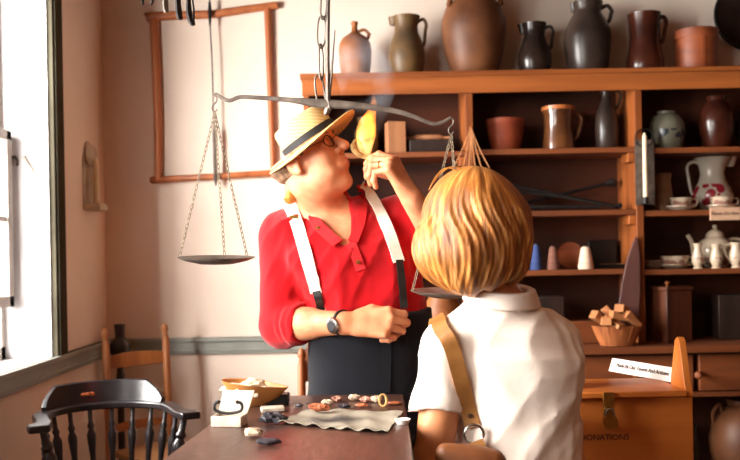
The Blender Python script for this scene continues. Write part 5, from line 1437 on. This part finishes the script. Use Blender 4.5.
# suspenders
sus = strap('suspender', [(288, 204), (293, 213), (299, 230), (306, 255), (312, 276), (316.5, 293)], .034, .003, M['strap_white'], man, fn_c, .009, label='white webbing suspender strap')
strap('leather_tab', [(316.5, 291), (319, 300), (322, 311)], .022, .004, M['black_leather'], sus, fn_c, .009)
p = on_shirt(294, 217, .018); link('adjuster', MB().box((p.x - .012, p.y - .002, p.z - .004), (p.x + .012, p.y + .002, p.z + .004)), M['brass'], sus)
sus = strap('suspender', [(362, 184), (371, 196), (380, 212), (390, 235), (399, 262)], .032, .003, M['strap_white'], man, fn_c, .009, label='white webbing suspender strap')
strap('leather_tab', [(399, 260), (401, 275), (404, 308)], .020, .004, M['black_leather'], sus, fn_c, .009)
# trousers
tsec = [(.78, .01, 2.50, .165, .125), (.90, .0, 2.50, .172, .140), (1.02, .0, 2.495, .172, .146), (1.10, .0, 2.49, .170, .148), (W(370, 308, MD).z, -.002, 2.49, .168, .146)]
def man_trousers(P):
    d = loft(P, tsec, 2.4)
    l1 = cone(P, (-.085, 2.50, .85), (-.115, 2.52, .07), .098, .075); l2 = cone(P, (.095, 2.50, .85), (.125, 2.52, .07), .098, .075)
    d = smin(d, np.minimum(l1, l2), .03)
    d = d + folds(P, 8, 22, .005, (0, 0, 1)) + folds(P, 9, 50, .0015, (.3, 0, 1))
    return np.maximum(d, P[..., 2] - W(370, 308, MD).z)
sdf_obj('trousers', [(man_trousers, (-.24, 2.30, .02), (.25, 2.68, 1.19), .009)], M['navy'], man)
strap('fly_seam', [(385, 318), (387, 350), (386, 392)], .022, .002, M['navy'], man, man_trousers, .001)
for x, y in ((322, 313), (405, 312), (395, 318)):
    p = on_shirt(x, y, .008, man_trousers); link('button', MB().lathe([(0, 0), (.007, 0), (.007, .002), (0, .003)], 12, p, frame((0, -1, 0))), M['black_leather'], man)
shoes(man, ((-.115, 2.46, 0), (.125, 2.46, .1)), M['black_leather'])
# hair: short at the sides, tied behind
def man_hair(P):
    q = (P - np.array(ho, dtype=np.float32)) @ HR / HS
    d = ell(q, (0, -.016, .036), (.080, .098, .092))
    d = np.maximum(d, q[..., 1] - .030 - .35 * (q[..., 2])); d = np.maximum(d, -.050 - q[..., 2] - .4 * q[..., 1] * 0)
    qa = np.abs(q[..., 0])
    d = smax(d, -ell(np.stack([qa, q[..., 1], q[..., 2]], -1), (.082, .000, -.012), (.03, .028, .040)), .006)
    hz = (P - np.array(hc, dtype=np.float32)) @ np.array(hU, dtype=np.float32)
    d = np.maximum(d, hz + .006)
    return d + .0012 * np.sin(q[..., 2] * 300 + 40 * q[..., 1])
sdf_obj('hair', [(man_hair, *box_of(ho, pad=.14), .005)], M['grey_hair'], man)
pt = [hl(0, -.085, -.035), hl(0, -.10, -.055), W(291, 190, 2.44), W(287, 204, 2.43), W(285, 211, 2.43)]
pt = [pt[0], W(297, 178, 2.46), W(292, 191, 2.44), W(289, 203, 2.425)]
link('ponytail', MB().tube(bez(pt, 5), [.016] * 5 + [.022] * 6 + [.017] * 4 + [.008], 12), M['blond_hair'], man)
# spectacles
sp = MB()
for s in (-1, 1):
    sp.tube([hl(s * .032 + .0215 * math.cos(a), .1035 - .004 * abs(math.cos(a)) - abs(s * .032 + .0215 * math.cos(a)) * .12, .008 + .016 * math.sin(a)) for a in [2 * PI * i / 24 for i in range(24)]], .0016, 6, closed=True)
    sp.tube(bez([hl(s * .053, .094, .013), hl(s * .074, .060, .014), hl(s * .081, .0, .018), hl(s * .081, -.018, .008)], 4), .0011, 6)
sp.tube(bez([hl(-.011, .103, .012), hl(0, .110, .017), hl(.011, .103, .012)], 4), .0011, 6)
link('spectacles', sp, M['darkiron'], man)
# straw hat
def hatify(mb, dip=True):
    vs = []
    for p in mb.v:
        r = math.hypot(p.x, p.y); z = p.z
        if r > .085 and dip:
            a = math.atan2(p.y, p.x); e = (r - .085)
            z += -e * .16 + e * .30 * math.cos(2 * a) * -.45 + e * .10 * math.sin(a)
        vs.append(hc + hM @ Vector((p.x * .93 * HK, p.y * 1.10 * HK, z * .95)))
    mb.v = vs; return mb
hat = link('straw_hat', hatify(MB().lathe([(.084, .0), (.083, .004), (.082, .03), (.079, .066), (.074, .074), (.060, .077), (0, .078)], 56)), M['straw'], man)
link('brim', hatify(MB().lathe([(.080, -.001), (.10, .0), (.125, .002), (.148, .002), (.150, -.0005), (.148, -.003), (.125, -.003), (.10, -.005), (.080, -.005)], 64)), M['straw_brim'], hat)
link('hat_band', hatify(MB().lathe([(.0842, .003), (.0862, .003), (.0852, .022), (.0832, .022)], 56)), M['blackband'], hat)
# wrist watch
wa = (wrR - elR).normalized(); wc_ = elR.lerp(wrR, .97)
wt = thing_ = link('watch_band', MB().tube([wc_ + wa * .0 + (wa.orthogonal().normalized() * math.cos(a) + wa.cross(wa.orthogonal().normalized()) * math.sin(a)) * .0305 for a in [2 * PI * i / 28 for i in range(28)]], .0055, 6, closed=True, up=tuple(wa)), M['black_leather'], man)
vn = Vector((-.1, -1.0, -.06)); vn = (vn - wa * vn.dot(wa)).normalized()
fc_ = wc_ + vn * .034
link('watch_case', MB().lathe([(0, -.004), (.020, -.004), (.0215, .001), (.020, .005), (.016, .0062), (0, .0062)], 24, fc_, frame(vn)), M['steel'], wt)
link('watch_face', MB().lathe([(0, 0), (.0125, 0), (.0125, .0010), (0, .0010)], 24, fc_ + vn * .0063, frame(vn)), flat('watch_face', lin(60, 60, 64), .3), wt)
# finger ring
rp_ = wL + (TL * -.010 + DL * .090) * 1.05; a_ = math.radians(66); rv = (DL * math.cos(a_) - NL * math.sin(a_)); 
rc = rp_ + rv * .026
o1 = TL; o2 = rv.cross(TL).normalized()
link('finger_ring', MB().tube([rc + (o1 * math.cos(q) + o2 * math.sin(q)) * .0108 for q in [2 * PI * i / 20 for i in range(20)]], .0016, 6, closed=True), M['brass'], man)

# ---- the burning tinder
a0 = math.radians(42); a1 = math.radians(84)
ip = wL + (TL * .030 + DL * .090) * 1.05 + (DL * math.cos(a0) - NL * math.sin(a0)) * .045 * 1.05 + (DL * math.cos(a1) - NL * math.sin(a1)) * .03 * 1.05
tb = W(362, 152, ip.y)
tn = thing('tinder_nest', tuple(tb + Vector((0, 0, -.02))), 'small loop of tan smouldering tinder held in raised fingers', 'tinder')
link('nest', MB().tube(bez([ip + Vector((-.002, -.004, -.004)), W(367, 158, ip.y), W(362, 156, ip.y), W(357, 153, ip.y), W(353.5, 148, ip.y), W(354, 142, ip.y), W(358, 140, ip.y), W(361, 146, ip.y), W(364, 152, ip.y), W(368, 156, ip.y)], 4), [.006] * 9 + [.008] * 10 + [.0045] * 18, 8), M['rope'], tn)
fl = MB(); fd_ = ip.y
cpx = [(366, 154, 5), (364.5, 147, 8), (365, 138, 10), (366, 128, 9.5), (368, 118, 8), (372, 110, 4.8), (374, 103, 3.2), (373.5, 98, 1.4), (373, 95, .5)]
vs = []; n = 20
for j, (x, y, r) in enumerate(cpx):
    c = W(x, y, fd_); k = fd_ / F
    for i in range(n):
        a = 2 * PI * i / n; q = r * k * (1 + .13 * math.sin(3 * a + j * .9))
        vs.append((c.x + q * math.cos(a), c.y + q * .75 * math.sin(a), c.z + .006 * math.sin(2 * a + j)))
fs = [tuple(range(n - 1, -1, -1)), tuple((len(cpx) - 1) * n + i for i in range(n))]
for j in range(len(cpx) - 1):
    for i in range(n): fs.append((j * n + i, j * n + (i + 1) % n, (j + 1) * n + (i + 1) % n, (j + 1) * n + i))
fm = bpy.data.materials.new('flame'); fm.use_nodes = True; nt = fm.node_tree; nt.nodes.clear()
N, L = nt.nodes, nt.links
out = N.new('ShaderNodeOutputMaterial'); em = N.new('ShaderNodeEmission'); tc = N.new('ShaderNodeTexCoord'); spx = N.new('ShaderNodeSeparateXYZ')
L.new(tc.outputs['Object'], spx.inputs[0])
mr = N.new('ShaderNodeMapRange'); mr.inputs['From Min'].default_value = 0; mr.inputs['From Max'].default_value = .15; L.new(spx.outputs[2], mr.inputs[0])
cr_ = N.new('ShaderNodeValToRGB'); cr_.color_ramp.elements[0].color = (1, .42, .14, 1); cr_.color_ramp.elements[1].color = (1, .26, .015, 1)
e = cr_.color_ramp.elements.new(.35); e.color = (1, .34, .05, 1)
L.new(mr.outputs[0], cr_.inputs[0]); L.new(cr_.outputs[0], em.inputs[0])
st_r = N.new('ShaderNodeMapRange'); st_r.inputs['From Min'].default_value = .0; st_r.inputs['From Max'].default_value = .15; st_r.inputs['To Min'].default_value = 135; st_r.inputs['To Max'].default_value = 70
L.new(spx.outputs[2], st_r.inputs[0]); fn_ = N.new('ShaderNodeTexNoise'); fn_.inputs['Scale'].default_value = 34; L.new(tc.outputs['Object'], fn_.inputs[0]); fr_ = N.new('ShaderNodeMapRange'); fr_.inputs['From Min'].default_value = .3; fr_.inputs['From Max'].default_value = .65; fr_.inputs['To Min'].default_value = .25; fr_.inputs['To Max'].default_value = 1.5; L.new(fn_.outputs['Fac'], fr_.inputs[0]); mu_ = N.new('ShaderNodeMath'); mu_.operation = 'MULTIPLY'; L.new(st_r.outputs[0], mu_.inputs[0]); L.new(fr_.outputs[0], mu_.inputs[1]); L.new(mu_.outputs[0], em.inputs[1]); L.new(em.outputs[0], out.inputs['Volume'])
link('flame', MB().add(vs, fs), fm, label='tall yellow flame rising from tinder in the raised hand', cat='flame', smooth=180)
# thin smoke
sm = bpy.data.materials.new('smoke'); sm.use_nodes = True; nt = sm.node_tree; nt.nodes.clear(); N, L = nt.nodes, nt.links
out = N.new('ShaderNodeOutputMaterial'); vp = N.new('ShaderNodeVolumeScatter'); vp.inputs['Color'].default_value = (.86, .9, 1, 1)
tc = N.new('ShaderNodeTexCoord'); nz = N.new('ShaderNodeTexNoise'); nz.inputs['Scale'].default_value = 9; nz.inputs['Detail'].default_value = 3
L.new(tc.outputs['Object'], nz.inputs[0])
mr = N.new('ShaderNodeMapRange'); mr.inputs['From Min'].default_value = .42; mr.inputs['From Max'].default_value = .75; mr.inputs['To Max'].default_value = 5.0
L.new(nz.outputs['Fac'], mr.inputs[0]); L.new(mr.outputs[0], vp.inputs['Density']); L.new(vp.outputs[0], out.inputs['Volume'])
mb = MB(); vs = []; n = 20
cpx = [(366, 150, 6), (366, 130, 14), (367, 112, 20), (368, 95, 27), (366, 78, 33), (360, 62, 36), (350, 45, 30), (345, 34, 10)]
for j, (x, y, r) in enumerate(cpx):
    c = W(x, y, fd_ + .02 + .05 * j / 7); k = fd_ / F
    for i in range(n):
        a = 2 * PI * i / n; q = r * k * (1 + .12 * math.sin(2 * a + j))
        vs.append((c.x + q * math.cos(a), c.y + q * .7 * math.sin(a), c.z))
fs = [tuple(range(n - 1, -1, -1)), tuple((len(cpx) - 1) * n + i for i in range(n))]
for j in range(len(cpx) - 1):
    for i in range(n): fs.append((j * n + i, j * n + (i + 1) % n, (j + 1) * n + (i + 1) % n, (j + 1) * n + i))
link('smoke', mb.add(vs, fs), sm, label='thin bluish smoke drifting up from the flame', cat='smoke', kind='stuff', smooth=180)

# ---- the woman
WD = 2.0
wo = thing('person', (.30, WD, 0), 'person seen from behind with blond bob, white short-sleeved blouse and shoulder bag', 'person')
wR, wF, wU = ortho((-.38, .92, .08), (.0, -.02, 1))
WH = Rm((wR, wF, wU)); wh = W(472, 230, 1.985)
def wl(x, y, z): return wh + wR * x + wF * y + wU * z
wn = W(497, 300, 2.0)
wshL = W(449, 346, 1.97); welL = W(432, 462, 1.93); wwrL = Vector((welL.x + .02, welL.y + .14, .64))
wshR = W(556, 342, 2.03); welR = W(553, 400, 2.13); wwrR = W(478, 420, 2.20)
def S_(py, a, b, cy, ry): p = W((a + b) / 2, py, WD); return (p.z, p.x, cy, (b - a) / 2 * WD / F, ry)
wsec = sorted([S_(560, 440, 612, 2.0, .13), S_(510, 444, 602, 2.0, .125), S_(460, 448, 588, 2.0, .112), S_(420, 450, 583, 2.0, .108), S_(385, 446, 582, 2.0, .112), S_(355, 440, 580, 2.0, .110), S_(332, 440, 570, 2.0, .095), S_(316, 458, 548, 2.0, .075), S_(304, 474, 528, 2.0, .058), S_(296, 480, 520, 2.0, .05)])
def wo_torso(P):
    d = loft(P, wsec, 2.3)
    d = smin(d, cone(P, wn + Vector((-.01, 0, -.03)), wshL, .045, .050), .05)
    return smin(d, cone(P, wn + Vector((.01, 0, -.03)), wshR, .045, .050), .05)
DwL = (wwrL - welL).normalized(); NwL = Vector((-1, 0, 0)); NwL = (NwL - DwL * NwL.dot(DwL)).normalized(); TwL = DwL.cross(NwL)
DwR = (wwrR - welR).normalized(); NwR = Vector((0, .5, .85)); NwR = (NwR - DwR * NwR.dot(DwR)).normalized(); TwR = NwR.cross(DwR)
thm = ((.024, .018, -.006), (.044, .045, -.010), (.050, .072, -.014), (.050, .092, -.018))
def warm(P, sh, el, wr, D, N_, T):
    d = cone(P, sh, el, .050, .040)
    d = smin(d, cone(P, el, wr, .040, .024), .02)
    return smin(d, hand_sdf(P, wr + D * .01, T, D, N_, .92, (18, 22, 12), thm), .012)
f1 = lambda P: warm(P, wshL, welL, wwrL, DwL, NwL, TwL)
f2 = lambda P: warm(P, wshR, welR, wwrR, DwR, NwR, TwR)
def wo_head(P):
    d = head_sdf(P, wh, WH, .95, False)
    d = smin(d, cone(P, wl(0, -.02, -.05), wn, .050, .052), .02)
    return smin(d, wo_torso(P) + .010, .03)
def wo_body(P):
    d = wo_torso(P) + .010
    for s in (-1, 1):
        d = smin(d, cone(P, (.32 + s * .075, 2.0, .80), (.32 + s * .07, 2.0, .45), .08, .055), .03)
        d = smin(d, cone(P, (.32 + s * .07, 2.0, .45), (.32 + s * .07, 2.02, .07), .052, .036), .02)
    return d
la, ha = box_of(wshL, welL, wwrL, wwrL + DwL * .17, pad=.065); lb, hb_ = box_of(wshR, welR, wwrR, wwrR + DwR * .17, pad=.065)
sdf_obj('body', [(wo_head, *box_of(wh, wn, pad=.14), .004), (f1, la, ha, .004), (f2, lb, hb_, .004), (wo_body, (.1, 1.84, .04), (.55, 2.16, 1.2), .012)], M['skin_woman'], wo)
for s in (-1, 1):
    e = link('eye', MB().lathe([(0, -.010), (.007, -.007), (.010, 0), (.007, .007), (0, .010)], 16, wl(s * .0295, .0775, .010)), M['eye_white'], wo, smooth=180)
    link('iris', MB().lathe([(0, .0090), (.0045, .0093), (.004, .0100), (0, .0103)], 14, wl(s * .0295, .0775, .010), frame(wF)), M['iris'], e)
def hem(P, d, sh, el, f):
    c = sh.lerp(el, f); ax = (el - sh).normalized()
    q = P - np.array(c, dtype=np.float32); h = q @ np.array(ax, dtype=np.float32); rad = np.sqrt(np.maximum((q ** 2).sum(-1) - h * h, 0))
    return smax(d, h, .004)
def blouse(P, cut=True):
    d = wo_torso(P)
    slL = cone(P, wshL, wshL.lerp(welL, .72), .058, .066); slR = cone(P, wshR, wshR.lerp(welR, .6), .056, .060)
    slL = hem(P, slL, wshL, welL, .60); slR = hem(P, slR, wshR, welR, .45)
    d = smin(d, slL, .02); d = smin(d, slR, .02)
    d = d + crease(P, 21, 16, .022, (.5, 0, 1)) + crease(P, 23, 36, .011, (.6, .2, 1))
    if cut: d = smax(d, -cone(P, wn + Vector((0, 0, -.01)), wl(0, -.02, -.06), .050, .055), .004)
    return np.maximum(d, W(500, 520, WD).z - P[..., 2])
bl = sdf_obj('blouse', [(blouse, (.03, 1.80, W(500, 525, WD).z), (.56, 2.26, wn.z + .04), .0065)], M['white_shirt'], wo)
# collar standing at the back of the neck
def collar_sdf(P):
    c = wn + Vector((.010, -.002, .006)); ax = (wU + Vector((.06, -.10, 0))).normalized()
    q = P - np.array(c, dtype=np.float32); h = q @ np.array(ax, dtype=np.float32); rad = np.sqrt(np.maximum((q ** 2).sum(-1) - h * h, 0))
    rr = .062 - .10 * h
    d = np.maximum(np.abs(rad - rr) - .005, np.abs(h - .004) - .018)
    d2 = np.maximum(np.abs(rad - .074 + .45 * (h - .010)) - .005, np.abs(h - .006) - .017)
    d = smin(d, d2, .006)
    front = q @ np.array(wF, dtype=np.float32)
    return np.maximum(d, front - .045) + folds(P, 31, 40, .0006)
sdf_obj('collar', [(collar_sdf, *box_of(wn, pad=.12), .003)], M['white_shirt'], wo)
# hair
crown = W(480, 186, 1.985)
M['bob'] = hair_mat('honey_blond_bob', [lin(110, 58, 20), lin(186, 114, 46), lin(232, 172, 98)], tuple(crown - Vector(wo.location)))
hcn = W(475, 226, 1.99)
def bob(P):
    q = P - np.array(hcn, dtype=np.float32)
    d = ell(q, (.002, 0, -.004), (.123, .126, .120))
    d = smin(d, ell(q, (-.008, .0, .045), (.088, .10, .086)), .03)
    d = smin(d, ell(q, (-.012, -.012, -.060), (.110, .110, .082)), .04)
    d = smin(d, ell(q, (-.050, -.01, -.050), (.074, .095, .080)), .03)
    d = smin(d, ell(q, (-.015, -.035, -.110), (.062, .060, .050)), .03)
    d = smin(d, ell(q, (.022, -.025, -.088), (.072, .080, .056)), .03)
    fc = (q @ np.array(wF, dtype=np.float32))
    cr = P - np.array(crown, dtype=np.float32)
    ang = np.arctan2(cr[..., 0], -cr[..., 1] + .004)
    ang = ang + .22 * np.sin(cr[..., 2] * 16 + 1.0) * np.clip(-cr[..., 2] / .1, 0, 1)
    dep = np.clip(-cr[..., 2] / .06, 0, 1)
    w = .0030 * np.sin(ang * 9 + 3 * np.sin(cr[..., 2] * 12)) + .0018 * np.sin(ang * 23 + 4 * np.sin(cr[..., 2] * 11 + 1)) + .0014 * np.sin(ang * 57 + 6 * np.sin(cr[..., 2] * 13))
    w = w + .0048 * np.sin(ang * 4.3 + .8) * np.clip(-cr[..., 2] / .13, 0, 1)
    d = d + w * dep
    # parting groove from crown
    d = d + .004 * np.exp(-(cr[..., 0] / .006) ** 2) * np.clip(1 - np.abs(cr[..., 2]) / .05, 0, 1)
    # lower edge layered, tucked towards the nape
    cut = -(q[..., 2] + .150 + .008 * np.sin(ang * 9) - .32 * np.maximum(q[..., 0], 0) - .25 * np.maximum(-q[..., 0] - .06, 0))
    d = smax(d, cut, .012)
    # open at the face
    face = ell(P - np.array(wh, dtype=np.float32), tuple(wF * .13 - wU * .035), (.062, .095, .085))
    d = smax(d, -face, .008)
    return d
sdf_obj('hair', [(bob, *box_of(hcn, pad=.185), .0032)], M['bob'], wo)
hb = wo.children[-1]
for pts in ([(462, 172), (447, 168), (437, 175), (429, 190)], [(466, 170), (452, 167), (441, 173), (433, 183)]):
    link('loose_strand', MB().tube(bez([W(x, y, 1.95) for x, y in pts], 5), .0012, 5), M['blond_hair'], hb)
# trousers and shoes
def wo_tr(P):
    d = loft(P, [(.60, .325, 2.0, .165, .125), (.72, .325, 2.0, .178, .135), (.80, .32, 2.0, .165, .120)], 2.3)
    for s in (-1, 1): d = smin(d, cone(P, (.325 + s * .08, 2.0, .68), (.325 + s * .08, 2.02, .06), .092, .062), .02)
    return d + folds(P, 41, 20, .005)
sdf_obj('trousers', [(wo_tr, (.12, 1.82, .01), (.53, 2.18, .96), .012)], M['khaki'], wo)
shoes(wo, ((.245, 2.06, PI), (.405, 2.06, PI)), M['tan_leather'])
# shoulder bag
bag = thing('shoulder_bag', tuple(W(478, 560, 1.84)), 'tan leather shoulder bag with steel ring hanging on the woman', 'bag')
fnb = lambda P: blouse(P, True)
ps = [on_shirt(x, y, .004, fnb, 1.6) for x, y in ((442, 331), (447, 338), (453, 352), (458, 370), (463, 390), (469, 412), (474, 427))]
tops = [hit(fnb, (ps[0].x - .004 - .05 * dy, ps[0].y + dy, 1.5), (0, 0, -1), .8, .006) for dy in (.018, .04, .065, .09)]; fr0 = hit(fnb, (tops[-1].x - .004, 2.4, tops[-1].z - .05), (0, -1, 0), .6, .006)
pth = bez([fr0] + tops[::-1] + ps, 6); nr = []
for p in pth:
    g = grad(fnb, p)
    if p.y < ps[0].y + .002: g = (g + Vector((-.1, -1.2, .1))).normalized()
    nr.append(g)
link('strap', ribbon(pth, nr, .033, .005), M['tan_leather'], bag, smooth=60)
rc = on_shirt(474, 434, .022, fnb, 1.6)
k = rc.y / F
link('ring', MB().tube([rc + Vector((9.5 * k * math.cos(a), -.002, 9.5 * k * math.sin(a))) for a in [2 * PI * i / 32 for i in range(32)]], .0032, 8, closed=True), M['steel'], bag)
for x, y in ((470, 416), (481, 452)):
    p = on_shirt(x, y, .012, fnb, 1.6); link('rivet', MB().lathe([(0, 0), (.006, 0), (.005, .003), (0, .004)], 14, p + Vector((0, -.018 if y > 440 else 0, 0)), frame((0, -1, 0))), M['steel'], bag)
lo_ = rc + Vector((.002, -.004, -9 * k))
link('lower_strap', ribbon(bez([lo_ + Vector((0, 0, .004)), lo_ + Vector((.006, -.006, -.012)), lo_ + Vector((.012, -.008, -.034)), lo_ + Vector((.018, -.006, -.07))], 4), [Vector((0, -1, 0))] * 13, .034, .005), M['tan_leather'], bag, smooth=60)
bc = W(474, 508, 1.79)
def bag_sdf(P):
    q = P - np.array(bc, dtype=np.float32)
    d = ell(q, (0, 0, -.01), (.110, .050, .105))
    d = smin(d, cone(q, (-.055, .012, .112), (.045, .012, .095), .012, .014), .06)
    return d + folds(P, 51, 26, .004, (0, 0, 1))
sdf_obj('bag_body', [(bag_sdf, *box_of(bc, pad=.17), .006)], mat('brown_bag_leather', lin(140, 84, 44), lin(108, 60, 30), rough=.5, scale=12), bag)
link('charm', MB().tube(bez([rc + Vector((-.008, -.006, -9 * k)), rc + Vector((-.010, -.010, -.035)), rc + Vector((-.012, -.010, -.06))], 3), .0035, 6), M['brass'], bag)
